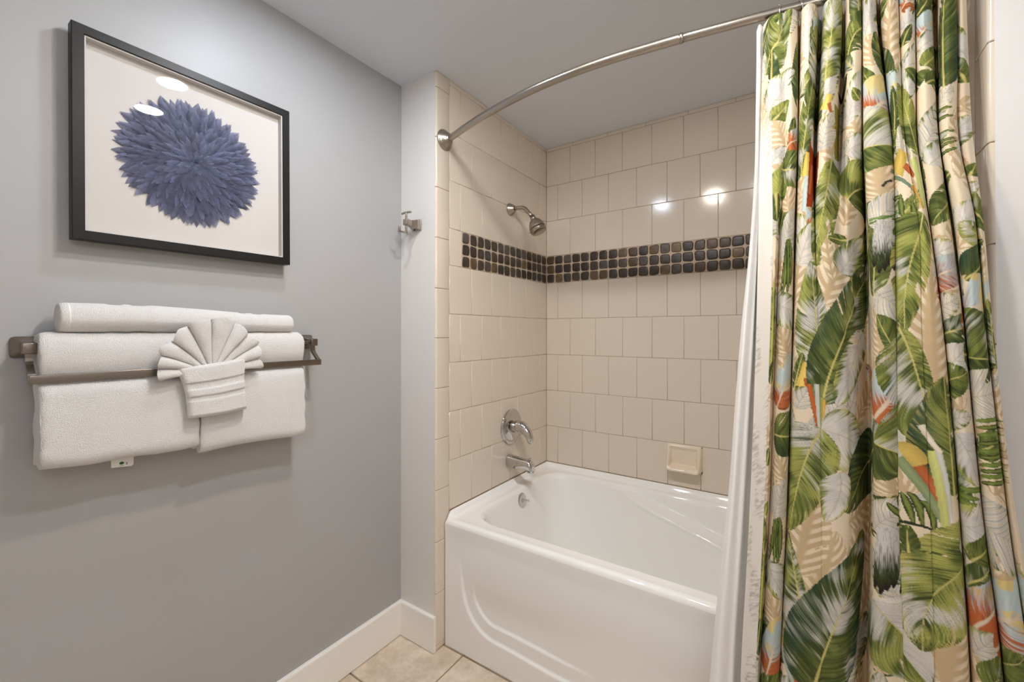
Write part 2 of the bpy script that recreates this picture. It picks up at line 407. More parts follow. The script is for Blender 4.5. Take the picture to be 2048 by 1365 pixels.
# ------------------------------------------------------------------ tub and shower fittings on the plumbing wall
def fittings():
    # shower
    F = Vector((XW, .5283, 1.903))
    t = thing('wall_shower', 'brushed nickel shower head on a bent arm above the mosaic band', 'shower', F)
    m = MB(); m.lathe(F, (1, 0, 0), [(.031, 0), (.031, .003), (.029, .007), (.023, .017), (.0165, .026), (.0150, .030), (.0105, .031)], 36); m.build('wall_flange', M_nickel, t)
    m = MB(); pts = [F+Vector((.024, 0, 0)), F+Vector((.045, 0, .0)), F+Vector((.062, 0, -.001))]
    for i in range(1, 8):
        a = PI*.27*i/7; R = .045; pts.append(F+Vector((.062+R*math.sin(a), 0, -.001-R*(1-math.cos(a)))))
    e = pts[-1]; d = Vector((math.cos(PI*.27), 0, -math.sin(PI*.27))); pts += [e+d*.03, e+d*.062]
    m.tube(pts, .0098, 18); m.build('shower_arm', M_nickel, t)
    E = e+d*.058; hx = Vector((.45, -.03, -.89)).normalized()
    m = MB(); m.lathe(E, hx, [(.0125, -.010), (.0125, .004), (.0145, .006), (.0145, .010), (.011, .012), (.017, .0155), (.026, .024), (.0335, .036), (.0385, .050), (.0405, .062), (.0405, .066)], 40)
    hd = m.build('head', M_nickel, t)
    m = MB(); m.lathe(E, hx, [(.0398, .0655), (.0398, .0695)], 40); m.build('seam_ring', M_dark, hd)
    m = MB(); m.lathe(E, hx, [(.0405, .069), (.0405, .076), (.0375, .083), (.033, .0855), (.031, .084), (.002, .083)], 40)
    side = hx.cross(Vector((0, 1, 0))).normalized()
    sp = m.build('spray_face', M_nickel, hd)
    m = MB(); m.rbox(E+hx*.079+Vector((-.040, -.012, -.006)), (.012, .006, .004), .0015, None); m.build('spray_lever', M_nickel, hd)
    # valve
    V = Vector((XW, .5365, .8065))
    t = thing('tub_valve', 'round chrome tub valve with a drooping lever handle below the shower', 'valve', V)
    m = MB(); m.lathe(V, (1, 0, 0), [(.088, 0), (.088, .003), (.0865, .006), (.081, .0085), (.073, .009), (.070, .0085), (.064, .0105), (.040, .015), (.031, .017), (.001, .0175)], 56); m.build('escutcheon', M_chrome, t)
    m = MB(); m.lathe(V+Vector((.015, 0, 0)), (1, 0, 0), [(.0285, 0), (.0285, .008), (.027, .010), (.027, .016), (.0245, .018), (.0245, .026)], 36); m.build('hub', M_nickel, t)
    m = MB()
    H = V+Vector((.038, 0, 0)); path = []; rad = []
    for i in range(15):
        s = i/14
        x = .0+.062*math.sin(min(1, s*1.15)*PI/2)+.014*s; z = .006-.085*max(0, s-.18)**1.35*1.25
        path.append(H+Vector((x, .004*s, z))); rad.append(.0225*(1-s)**.55+.0085 if s < .9 else .0225*(1-s)**.55+.0085-.03*(s-.9))
    m.tube(path, rad, 24); m.build('lever_handle', M_chrome, t)
    # spout
    S = Vector((XW, .5185, .6375))
    t = thing('tub_spout', 'chrome tub spout with diverter knob over the tub rim', 'spout', S)
    m = MB(); R = []
    for i in range(22):
        s = i/21; x = .142*s
        hw = .0285-.005*s; top = .0335-.0115*s-.018*max(0, s-.82)**1.4*8; bot = -.033+.006*s
        if s > .80: bot = -.027-.010*math.sin((s-.80)/.20*PI/2)*.9
        if s > .9: hw *= math.sqrt(max(0.02, 1-((s-.9)/.1)**2*.55)); top -= .012*((s-.9)/.1)**2
        ring = []
        for k in range(28):
            a = 2*PI*k/28; ca, sa = math.cos(a), math.sin(a)
            d = (abs(ca)**2.2+abs(sa)**2.2)**(-1/2.2)
            cz = (top+bot)/2; hz = (top-bot)/2
            ring.append(S+Vector((x, ca*d*hw, cz+sa*d*hz)))
        R.append(ring)
    m.rings(R); m.lathe(S+Vector((.127, 0, -.030)), (0, 0, -1), [(.0165, 0), (.0165, .007), (.014, .0075)], 24)
    m.build('spout_body', M_chrome, t)
    m = MB(); m.lathe(S+Vector((.122, 0, .014)), (.1, 0, 1), [(.0038, -.004), (.0038, .010), (.008, .0115), (.0085, .015), (.0065, .017)], 20); m.build('diverter_knob', M_chrome, t)
    # soap dish on the back wall
    a0, a1, z0, z1 = .878, 1.039, .6175, .746; w, h = a1-a0, z1-z0; nu, nv = 44, 40
    def depth(u, v):    # v 0 bottom .. 1 top ; protrusion
        base = .014+.046*(1-v)**1.6
        du = min(u, 1-u)*w; dv0 = v*h; dv1 = (1-v)*h
        r = .022; dd = min(du, dv0, dv1)
        if du < r and dv0 < r: dd = r-math.hypot(r-du, r-dv0)
        if du < r and dv1 < r: dd = r-math.hypot(r-du, r-dv1)
        edge = math.sqrt(max(0, 1-(1-min(1, max(0, dd)/.012))**2))
        rec = float(sstep(.014, .028, du))*float(sstep(.020, .034, dv0))*float(sstep(.012, .026, dv1))
        tray = .009+.004*(1-v)
        return base*edge*(1-rec)+rec*min(base, tray)
    P = []
    for j in range(nv+1):
        row = []
        for i in range(nu+1):
            u, v = i/nu, j/nv
            # square to rounded rectangle
            uu, vv = u, v
            row.append((a0+w*uu, YB-max(.0, depth(uu, vv)), z0+h*vv))
        P.append(row)
    m = MB(); m.grid(P)
    o = m.build('soap_dish', M_ceramic)
    tag(o, 'cream ceramic soap dish set in the back wall tile above the tub', 'soap dish')
fittings()

# ------------------------------------------------------------------ curtain rod and rings
ROD = [(XW, .0475), (.2512, .0425), (.36, .008), (.497, -.0278), (.6876, -.0620), (.8372, -.0722), (.9638, -.0695), (1.0756, -.0576), (1.1579, -.0470), (1.2716, -.0289), (1.3677, -.0139), (1.47, .0045), (1.55, .0180), (1.64, .0340), (XE, .0500)]
ZR = 2.075
def cr_spline(P, n):
    P = [Vector((*p, 0)) if len(p) == 2 else Vector(p) for p in P]; out = []
    P = [P[0]*2-P[1]]+P+[P[-1]*2-P[-2]]
    for i in range(1, len(P)-2):
        for k in range(n):
            t = k/n; a, b, c, d = P[i-1:i+3]
            out.append(.5*((2*b)+(c-a)*t+(2*a-5*b+4*c-d)*t*t+(3*b-a-3*c+d)*t**3))
    out.append(P[-2]); return out
def rod_y(x): return float(np.interp(x, [p[0] for p in ROD], [p[1] for p in ROD]))
def rod():
    t = thing('curtain_rod', 'brushed nickel curved shower curtain rod spanning the tub alcove', 'curtain rod', (XW, .0475, ZR))
    pts = [Vector((p.x, p.y, ZR)) for p in cr_spline(ROD, 8)]
    A = [p for p in pts if p.x < 1.158]; B = [p for p in pts if p.x > 1.150]
    m = MB(); m.tube(A, .0127, 24); m.build('outer_tube', M_nickel, t)
    m = MB(); m.tube(B, .0113, 24); m.build('inner_tube', M_nickel, t)
    q = A[-1]; dr = (A[-1]-A[-2]).normalized(); m = MB(); m.lathe(q-dr*.006, dr, [(.0127, 0), (.0134, .001), (.0134, .005), (.0127, .0065), (.0113, .009)], 24); m.build('tube_collar', M_nickel, t)
    fp = [(.0425, 0), (.0425, .003), (.0405, .0055), (.0390, .0062), (.0385, .0090), (.0365, .0110), (.0350, .0118), (.031, .0175), (.024, .0255), (.0185, .0300), (.0165, .0310), (.0160, .0330), (.012, .0335)]
    m = MB(); m.lathe((XW, .0475, ZR), (1, 0, 0), fp, 44); m.build('wall_flange', M_nickel, t)
    m = MB(); m.lathe((XE, .0500, ZR), (-1, 0, 0), fp, 44); m.build('wall_flange', M_nickel, t)
    labels = ['chrome roller ring at the free left end of the leaf print curtain', 'chrome roller ring second from the left end of the curtain']
    for i, x in enumerate((1.376, 1.421)):
        c = Vector((x, rod_y(x), ZR-.008))
        r = thing('curtain_ring', labels[i], 'curtain ring', c, 'roller rings on the curtain rod')
        ax = Vector((1, .17, .12 if i else -.05)).normalized()
        m = MB(); m.torus(c, ax, .0215, .0014, 40, 8); m.build('wire_loop', M_chrome, r)
        m = MB()
        for k in range(5):
            a = PI/2+(k-2)*.42; u = ax.orthogonal().normalized()
            zz = Vector((0, 0, 1)); zz = (zz-ax*zz.dot(ax)).normalized(); yy = ax.cross(zz)
            p = c+(zz*math.sin(a)+yy*math.cos(a))*.0215
            m.lathe(p-Vector((0, 0, .0022)), (0, 0, 1), [(.0004, 0), (.0018, .0006), (.0026, .0022), (.0018, .0038), (.0004, .0044)], 10)
        m.build('roller_beads', M_chrome, r)
rod()

# ------------------------------------------------------------------ robe hook on the partition
def hook():
    c = Vector((.100, 0, 1.727))
    t = thing('robe_hook', 'small square brushed nickel robe hook with T bar on the white partition', 'hook', c)
    m = MB(); m.rbox(c+Vector((0, -.003, 0)), (.045, .006, .045), .0015)
    m.build('wall_plate', M_nickel, t)
    m = MB(); R = []
    for y, hw in ((-.005, .0205), (-.010, .0200), (-.018, .0185), (-.030, .0145), (-.042, .0115), (-.054, .0105)):
        R.append([c+Vector((sx*hw, y, sz*hw)) for sx, sz in ((1, 1), (1, -1), (-1, -1), (-1, 1))])
    m.rings(R, smooth=False); m.build('hook_body', M_nickel, t)
    m = MB(); m.rbox(c+Vector((0, -.0615, .001)), (.024, .017, .024), .002); m.build('end_block', M_nickel, t)
    m = MB(); m.rbox(c+Vector((0, -.062, .024)), (.0075, .0075, .030), .0015)
    m.tube([c+Vector((x, -.062+.05*x*x*20, .040-9*x*x*.25)) for x in np.linspace(-.026, .026, 9)], .0042, 10); m.build('t_bar', M_nickel, t)
    m = MB(); m.rbox(c+Vector((0, -.062, -.026)), (.0085, .0085, .038), .0015); m.rbox(c+Vector((0, -.080, -.0425)), (.0085, .042, .0075), .0015); m.rbox(c+Vector((0, -.0975, -.033)), (.0085, .0075, .025), .0015)
    m.build('lower_hook', M_nickel, t)
    m = MB(); m.lathe(c+Vector((-.004, -.014, -.0185)), (0, 0, -1), [(.003, 0), (.003, .005)], 12); m.build('set_screw', M_dark, t)
hook()
# ------------------------------------------------------------------ framed picture
def picture():
    tl, ro = .0, .008
    eb = Vector((math.sin(tl), 0, math.cos(tl))); en = Vector((math.cos(tl), 0, -math.sin(tl))); ea = Vector((0, 1, 0))
    ea, eb = ea*math.cos(ro)+eb*math.sin(ro), eb*math.cos(ro)-ea*math.sin(ro)
    O = Vector((.0440, -.7557, 1.4997)); W, H = .5016, .4990
    def P(a, b, n): return O+ea*a+eb*b+en*n
    t = thing('framed_picture', 'square black framed shadow box with a navy petal burst on cream mat', 'picture', O)
    # frame : four mitred bars in one mesh
    mw, nt, b = new_mat('black_stained_wood')
    tc = N(nt, 'ShaderNodeTexCoord'); mp = N(nt, 'ShaderNodeMapping'); mp.inputs['Scale'].default_value = (40, 40, 400)
    wv = N(nt, 'ShaderNodeTexNoise', Scale=3., Detail=4.)
    nt.links.new(tc.outputs['Object'], mp.inputs[0]); nt.links.new(mp.outputs[0], wv.inputs['Vector'])
    cr = N(nt, 'ShaderNodeValToRGB'); e = cr.color_ramp.elements
    e[0].position = .3; e[0].color = (*lin(14, 13, 12), 1); e[1].position = .75; e[1].color = (*lin(33, 30, 28), 1)
    nt.links.new(wv.outputs['Fac'], cr.inputs[0]); nt.links.new(cr.outputs[0], b.inputs['Base Color']); b.inputs['Roughness'].default_value = .42; b.inputs['Specular IOR Level'].default_value = .3
    R = []
    prof = [(.0, -.029), (.0, -.0012), (.0012, 0), (.0206, 0), (.0218, -.0012), (.0218, -.029)]
    m = MB()
    for (ax, ay), (bx, by) in (((-1, 0), (1, 0)), ((1, 0), (1, 1)), ((1, 1), (-1, 1)), ((-1, 1), (-1, 0))):
        def pt(sx, sy, ins, n): return P(sx*(W/2-ins), (ins if sy == 0 else H-ins), n)
        m.rings([[pt(ax, ay, i, n) for i, n in prof], [pt(bx, by, i, n) for i, n in prof]], smooth=False)
    m.build('frame', mw, t)
    # spacer fillet round the inside
    M_mat = mat('cream_mat', (200, 195, 190), rough=.85, spec=.15, vary=.02, vscale=12)
    m = MB(); i0 = .0218
    prof = [(i0-.001, -.004), (i0+.0032, -.004), (i0+.0032, -.024), (i0-.001, -.024)]
    for (ax, ay), (bx, by) in (((-1, 0), (1, 0)), ((1, 0), (1, 1)), ((1, 1), (-1, 1)), ((-1, 1), (-1, 0))):
        def pt(sx, sy, ins, n): return P(sx*(W/2-ins), (ins if sy == 0 else H-ins), n)
        m.rings([[pt(ax, ay, i, n) for i, n in prof], [pt(bx, by, i, n) for i, n in prof]], smooth=False)
    m.build('spacer', M_mat, t)
    m = MB(); w2, lo = W/2-.0200, .0200
    m.rings([[P(-w2, lo, n), P(w2, lo, n), P(w2, H-lo, n), P(-w2, H-lo, n)] for n in (-.0275, -.0235)], smooth=False); m.build('mat_board', M_mat, t)
    # petals
    mp_, nt, b = new_mat('navy_sheer_petal')
    at = N(nt, 'ShaderNodeAttribute', attribute_name='col'); nt.links.new(at.outputs['Color'], b.inputs['Base Color'])
    b.inputs['Roughness'].default_value = .55; b.inputs['Specular IOR Level'].default_value = .35
    tr = N(nt, 'ShaderNodeBsdfTransparent'); tr.inputs[0].default_value = (.80, .80, .86, 1); ms = N(nt, 'ShaderNodeMixShader'); ms.inputs[0].default_value = .40
    out = nt.nodes['Material Output']; nt.links.new(b.outputs[0], ms.inputs[1]); nt.links.new(tr.outputs[0], ms.inputs[2]); nt.links.new(ms.outputs[0], out.inputs['Surface'])
    m = MB(); r = random.Random(3); ca, cb = -.0065, .2500; RO = .171
    ringsN = [(1.00, 58, .0010), (.955, 56, .0022), (.90, 54, .0034), (.83, 52, .0048), (.76, 48, .0062), (.68, 44, .0078), (.60, 40, .0092), (.52, 34, .0106), (.44, 30, .0118), (.36, 25, .0130), (.28, 21, .0140), (.20, 16, .0150), (.12, 11, .0156), (.065, 7, .016)]
    for rt, cnt, h in ringsN:
        cnt = int(cnt*1.35)
        L = .062 if rt > .3 else .03+.10*rt
        for k in range(cnt):
            a = 2*PI*(k+r.uniform(-.33, .33))/cnt+rt*7; R1 = RO*(rt+r.uniform(-.025, .025)); ll = min(L*r.uniform(.85, 1.15), R1*.98); wd = (.0102 if rt > .4 else .0082)*r.uniform(.85, 1.2)
            lift = r.uniform(.000, .0048); tw = r.uniform(-.55, .45); g = r.uniform(.60, 1.35); bl = r.uniform(-10, 12)
            tone = .85 if rt > .9 else 1.0
            base = tuple(x*g for x in lin(62+bl*.5, 70+bl*.6, 104+bl)); tipc = tuple(x*g*1.15 for x in lin(112, 114, 138))
            ca_, sa_ = math.cos(a), math.sin(a); vs = []; cs = []
            for s, ww in ((0, .35), (.25, .85), (.5, 1.), (.72, .80), (.88, .42), (1, .02)):
                rad = R1-ll*(1-s)
                for q in (-1, 0, 1):
                    off = q*ww*wd+(tw+.25)*ll*s*s*.45; n = -.0232+h+lift*s+(.0026*(1-abs(q))*math.sin(PI*s))-.0012*(q*q)
                    n = min(n, -.0056)
                    vs.append(P(ca+ca_*rad-sa_*off, cb+sa_*rad+ca_*off, n))
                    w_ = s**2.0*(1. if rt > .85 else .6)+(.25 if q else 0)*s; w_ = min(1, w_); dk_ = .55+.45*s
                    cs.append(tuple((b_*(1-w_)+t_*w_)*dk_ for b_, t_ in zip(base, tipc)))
            fs = [(3*i+j, 3*i+j+1, 3*i+j+4, 3*i+j+3) for i in range(5) for j in range(2)]
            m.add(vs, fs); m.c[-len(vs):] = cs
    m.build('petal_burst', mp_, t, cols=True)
    # glass
    mg, nt, b = new_mat('picture_glass'); nt.nodes.remove(b)
    out = nt.nodes['Material Output']; tr = N(nt, 'ShaderNodeBsdfTransparent'); gl = N(nt, 'ShaderNodeBsdfGlossy', Roughness=0.0)
    lw = N(nt, 'ShaderNodeFresnel', IOR=1.33); ms = N(nt, 'ShaderNodeMixShader')
    geo = N(nt, 'ShaderNodeNewGeometry'); mr = N(nt, 'ShaderNodeMath', operation='SUBTRACT'); mr.inputs[0].default_value = 1.; nt.links.new(geo.outputs['Backfacing'], mr.inputs[1])
    mu = N(nt, 'ShaderNodeMath', operation='MULTIPLY'); nt.links.new(lw.outputs[0], mu.inputs[0]); nt.links.new(mr.outputs[0], mu.inputs[1])
    nt.links.new(mu.outputs[0], ms.inputs[0]); nt.links.new(tr.outputs[0], ms.inputs[1]); nt.links.new(gl.outputs[0], ms.inputs[2]); nt.links.new(ms.outputs[0], out.inputs['Surface'])
    m = MB(); w2, lo = W/2-.0212, .0212
    m.rings([[P(-w2, lo, n), P(w2, lo, n), P(w2, H-lo, n), P(-w2, H-lo, n)] for n in (-.0045, -.0030)], smooth=False)
    m.build('glass', mg, t)
picture()

# ------------------------------------------------------------------ towel rack and towels
YL, YR = -1.0715, -.4275
def rack():
    t = thing('towel_rack', 'pewter double towel bar on the gray wall below the picture', 'towel rack', (0, -.75, 1.24))
    for y in (YL, YR):
        m = MB()
        R = []
        for x, hw in ((.0005, .0235), (.005, .0235), (.0075, .0215), (.010, .0210), (.014, .0185), (.024, .0135), (.034, .0115)):
            rr_ = []
            for k in range(32):
                a = 2*PI*k/32; n = 6; d = (abs(math.cos(a))**n+abs(math.sin(a))**n)**(-1/n)
                rr_.append((x, y+math.cos(a)*d*hw, 1.250+math.sin(a)*d*hw))
            R.append(rr_)
        m.rings(R); w = m.build('wall_mount', M_bronze, t)
        m = MB(); m.rbox((.0445, y, 1.2485), (.026, .0225, .0235), .002); m.build('post_block', M_bronze, t)
        m = MB(); R = []
        for s in np.linspace(0, 1, 10):
            x = .0445+.036*float(sstep(.25, 1, s)); z = 1.240-.058*s
            dx = .0052; R.append([(x+a*dx, y+b*.0058, z) for a, b in ((1, 1), (-1, 1), (-1, -1), (1, -1))])
        m.rings(R, smooth=False); m.build('drop_arm', M_bronze, t)
    m = MB(); m.rbox((.0845, (YL+YR)/2, 1.1830), (.0080, YR-YL+.010, .0185), .0012); m.build('front_bar', M_bronze, t)
    m = MB(); m.rbox((.0445, (YL+YR)/2, 1.2485), (.010, YR-YL-.01, .010), .002); m.build('back_bar', M_bronze, t)
rack()

def nz(p, s): return mnoise.noise(Vector(p)*s)
def bath_towel(label, y0, y1, zb0, zb1, seed, tagged=False):
    """folded bath towel hung over the back bar, passing behind the front bar"""
    def prof(zb):
        pr = []
        # start at slit, front flap bottom, up the front, over the top, down the back
        pr += [(.056, zb+.055), (.058, zb+.022), (.064, zb+.006), (.074, zb), (.086, zb+.001), (.0945, zb+.008), (.098, zb+.022)]
        for s in np.linspace(0, 1, 16): pr.append((.0985-.006*s**2, zb+.03+(1.150-zb-.03)*s))
        pr += [(.0880, 1.162), (.0800, 1.172), (.0775, 1.183), (.0785, 1.194), (.0830, 1.204), (.0865, 1.220), (.0875, 1.240), (.0850, 1.258), (.0790, 1.271), (.070, 1.279), (.058, 1.283), (.044, 1.283), (.030, 1.280), (.020, 1.272), (.0135, 1.258)]
        for s in np.linspace(0.05, 1, 14): pr.append((.0125+.006*s, 1.245-(1.245-zb-.02)*s))
        pr += [(.0200, zb+.012), (.026, zb+.004), (.036, zb+.003), (.046, zb+.010), (.052, zb+.026), (.0545, zb+.055)]
        return pr
    n = 58; R = []
    o = seed*3.1
    for i in range(n+1):
        s = i/n; y = y0+(y1-y0)*s; e = min(s, 1-s)*(y1-y0)
        zb = zb0+(zb1-zb0)*s+.006*nz((y*9, o, 0), 1)
        k = 1-.10*(1-min(1, e/.012))**2
        ring = []
        pr = prof(zb)
        cx = .057
        for j, (x, z) in enumerate(pr):
            lay = .0016*math.sin(j*1.1+o)*(1 if e < .02 else 0)*(1-e/.02 if e < .02 else 0)
            d = .0035*nz((y*7, z*7+o, x*3), 1)+.0014*nz((y*28, z*28+o, x*20), 1)
            xx = cx+(x-cx)*k+(d if x > .057 else d*.4)
            if 1.165 < z < 1.20 and x > .057: xx = min(xx, .0785)
            zz = z if z < 1.1 else z-.004*(1-min(1, e/.012))**2
            ring.append((max(xx, .006), y+lay, zz+.0012*nz((y*25, x*40, o), 1)))
        R.append(ring[::-1])
    m = MB(); m.rings(R, cap0=True, cap1=True, smooth=True)
    t = thing('bath_towel', label, 'towel', (.057, (y0+y1)/2, zb0), 'folded white bath towels on the rack')
    m.build('folded_cloth', M_terry, t)
    if tagged:
        m = MB(); R = []
        yc = -.918
        for x in (.0462, .0470):
            R.append([(x, -.9395, .999), (x, -.9385, .957), (x, -.9010, .9525), (x, -.8975, .9555), (x, -.8955, .999)][::-1])
        m.rings(R, smooth=False); tg = m.build('care_label', mat('label_satin', (238, 236, 230), rough=.5), t); tg['label'] = 'small white care label with a green oval'
        m = MB(); m.lathe((.0470, -.9195, .9640), (1, 0, 0), [(.0045, 0), (.0045, .0003)], 24); g = m.build('green_emblem', mat('label_green', (30, 92, 66), rough=.5), tg)
        for v in g.data.vertices: v.co.z = .9640+(v.co.z-.9640)*.75
        m = MB()
        m.box((.0470, -.9115, .9585), (.0473, -.9107, .9645)); m.box((.0470, -.9093, .9580), (.0473, -.9085, .9640))
        for k in range(4): m.box((.0470, -.9230+k*.0019, .9578-.0002*k), (.0473, -.9216+k*.0019, .9588-.0002*k))
        m.build('printed_marks', mat('label_ink', (60, 56, 52), rough=.6), tg)
bath_towel('left folded white bath towel with a care label hanging below its hem', -1.0605, -.7745, .9870, .9770, 1, True)
bath_towel('right folded white bath towel over the bar, beside the right rack post', -.7715, -.4815, .9610, .9540, 2)

def rolled_towel():
    t = thing('rolled_towel', 'white towel rolled lengthwise lying on top of the two hung towels', 'towel', (.052, -.77, 1.283))
    y0, y1 = -1.028, -.513; n = 70
    def rad(y):
        s = (y-y0)/(y1-y0)
        return .0325-.0042*s*s+.0018*math.sin(s*5+.4)
    bands = ((-.947, -.921), (-.905, -.874), (-.662, -.640), (-.624, -.596))
    def ring(y, k, dz=0):
        r = rad(y)*k; out = []
        for q in range(40):
            a = 2*PI*q/40
            sp = 1+.05*(a/(2*PI))            # the spiral's loose outer edge
            x = .052+math.cos(a)*r*1.08*sp; z = 1.2825+rad(y)+math.sin(a)*r*sp
            d = .0016*nz((x*20, y*9, z*20), 1)
            z = max(z+d, 1.2832)
            out.append((x+d, y, z))
        return out
    R = [ring(y0-.001, .15), ring(y0-.001, .45), ring(y0+.000, .70), ring(y0-.003, .88), ring(y0+.0005, .97)]
    for i in range(1, n):
        y = y0+(y1-y0)*i/n; k = 1.0
        for a, b in bands:
            k -= .065*float(sstep(a-.002, a+.001, y)*(1-sstep(b-.001, b+.002, y)))
        R.append(ring(y, k))
    R += [ring(y1-.002, .97), ring(y1+.001, .90), ring(y1+.0035, .70), ring(y1+.003, .40), ring(y1+.002, .12)]
    m = MB(); m.rings([r[::-1] for r in R], capsmooth=True); m.build('terry_roll', M_terry, t)
    # flat woven hem seam near the left end
    m = MB(); R = []
    for y, k in ((y0+.010, 1.00), (y0+.0105, 1.012), (y0+.0125, 1.012), (y0+.013, 1.0)): R.append(ring(y, k))
    m.rings([r[::-1] for r in R], cap0=False, cap1=False); m.build('hem_seam', M_dobby, t)
rolled_towel()

def hand_towel():
    t = thing('hand_towel', 'white hand towel folded into a pocket with a pleated fan over the front bar', 'towel', (.11, -.75, 1.18))
    # pocket: front panel hung over the bar, a shallow closed slab with raised dobby bands
    TL, TR, BL, BR = Vector((0, -.8310, 1.1925)), Vector((0, -.6690, 1.2130)), Vector((0, -.8085, 1.0600)), Vector((0, -.6655, 1.0660))
    nu, nv = 46, 70
    def band(v):
        h = .0045
        for a, b, d in ((.315, .445, .0042), (.575, .665, .0042), (.945, 1.1, .0030)):
            h -= d*float(sstep(a-.008, a+.008, v)*(1-sstep(b-.008, b+.008, v)))
        return h
    def surf(u, v, front):
        p = (TL*(1-u)+TR*u)*(1-v)+(BL*(1-u)+BR*u)*v
        y = p.y+(.007*math.sin(v*PI)*(1 if u < .5 else -.6)*(1-2*min(u, 1-u))); z = p.z-.003*math.sin(u*PI)
        eu = min(u, 1-u)*.15; ev = min(v, 1-v)*.14
        rd = math.sqrt(max(0, 1-(1-min(1, eu/.012))**2))*math.sqrt(max(0, 1-(1-min(1, ev/.008))**2))
        xm = .1075+.006*v
        if front: x = xm+.0105*rd+band(v)*rd+.0016*nz((y*30, z*30, 5), 1)+.003*math.sin(u*PI)
        else: x = xm-(.0185-.0065*v)*rd
        return Vector((x, y, z))
    F = [[surf(i/nu, j/nv, True) for i in range(nu+1)] for j in range(nv+1)]
    Bk = [[surf(i/nu, j/nv, False) for i in range(nu+1)] for j in range(nv+1)]
    m = MB(); m.grid(F, flip=True); m.grid(Bk)
    def strip(A, B): m.grid([A, B])
    m.build('pocket', M_terry, t)
    # pleated fan : rounded folds with sharp valleys, uneven widths
    C = Vector((0, -.7500, 1.170))
    ang = [(-6, .100), (4, .120), (12, .132), (24, .130), (30, .136), (40, .150), (52, .148), (58, .142), (70, .156), (84, .160), (92, .152), (100, .154), (110, .150), (120, .151), (130, .136), (142, .146), (150, .132), (158, .130), (168, .124), (178, .118), (188, .108)]
    aa = [a for a, _ in ang]; rr_ = [r for _, r in ang]
    edges = [9, 23, 38, 54, 71, 92, 113, 132, 149, 163, 177]; KP = len(edges)-1
    hts = [.012, .017, .014, .020, .016, .022, .019, .016, .020, .017]
    NA, NR = 200, 30
    def fs(i, j, side):
        f = i/NA*KP; k = min(int(f), KP-1); g = f-k
        a = edges[k]+(edges[k+1]-edges[k])*g; s = j/NR
        rmax = float(np.interp(a, aa, rr_))*(1-.035*abs(2*g-1)**3); rmin = .020
        r = rmin+(rmax-rmin)*s
        rid = math.sqrt(max(0, 1-abs(2*g-1)**2.2)); amp = hts[k]*(.25+.75*s)
        lean = (.5-g)*0+ (1 if a > 90 else -1)*.30*rid*s*(edges[k+1]-edges[k])
        x = .1010+.012*s-.010*s*s*abs(math.cos(math.radians(a)))+rid*amp
        a2 = math.radians(a+lean*.6)
        th = .0042*math.sqrt(max(0, 1-s**8))
        y = C.y+math.cos(a2)*r; z = C.z+math.sin(a2)*r-.012*s*s*abs(math.cos(a2))
        return Vector((x+side*th+.0022*nz((y*34, z*34, 3), 1), y, z))
    m = MB()
    Fr = [[fs(i, j, 1) for i in range(NA+1)] for j in range(NR+1)]; Ba = [[fs(i, j, -1) for i in range(NA+1)] for j in range(NR+1)]
    m.grid(Fr); m.grid(Ba, flip=True)
    m.grid([Fr[-1], Ba[-1]]); m.grid([[r[0] for r in Ba], [r[0] for r in Fr]], flip=True); m.grid([[r[-1] for r in Fr], [r[-1] for r in Ba]], flip=True)
    m.build('pleated_fan', M_terry, t)
hand_towel()

# ------------------------------------------------------------------ recessed ceiling lights
def downlight(x, y, rgb, power, label):
    t = thing('recessed_light', label, 'ceiling light', (x, y, ZC), 'recessed ceiling lights')
    m = MB(); m.lathe((x, y, ZC), (0, 0, -1), [(.053, .0005), (.053, .0035), (.064, .0045), (.072, .003), (.074, .0005)], 56, cap0=False, cap1=False)
    m.build('trim_ring', M_trim, t)
    me, nt, b = new_mat('lamp_lens'); nt.nodes.remove(b)
    em = N(nt, 'ShaderNodeEmission'); em.inputs[0].default_value = (*rgb, 1); em.inputs[1].default_value = power
    nt.links.new(em.outputs[0], nt.nodes['Material Output'].inputs['Surface'])
    m = MB(); m.lathe((x, y, ZC), (0, 0, -1), [(.0535, .0006), (.0535, .002), (.040, .0032), (.001, .0036)], 48, cap0=False)
    m.build('lens', me, t)
LP = 255.
downlight(.470, -.575, (.84, .97, 1.16), LP*.50, 'cool white recessed light nearest the gray wall')
downlight(.872, -.560, (1.05, .96, .86), LP, 'warm recessed light between the two cool ones')
downlight(1.224, -.540, (.99, .97, .97), LP, 'cool white recessed light furthest from the gray wall')
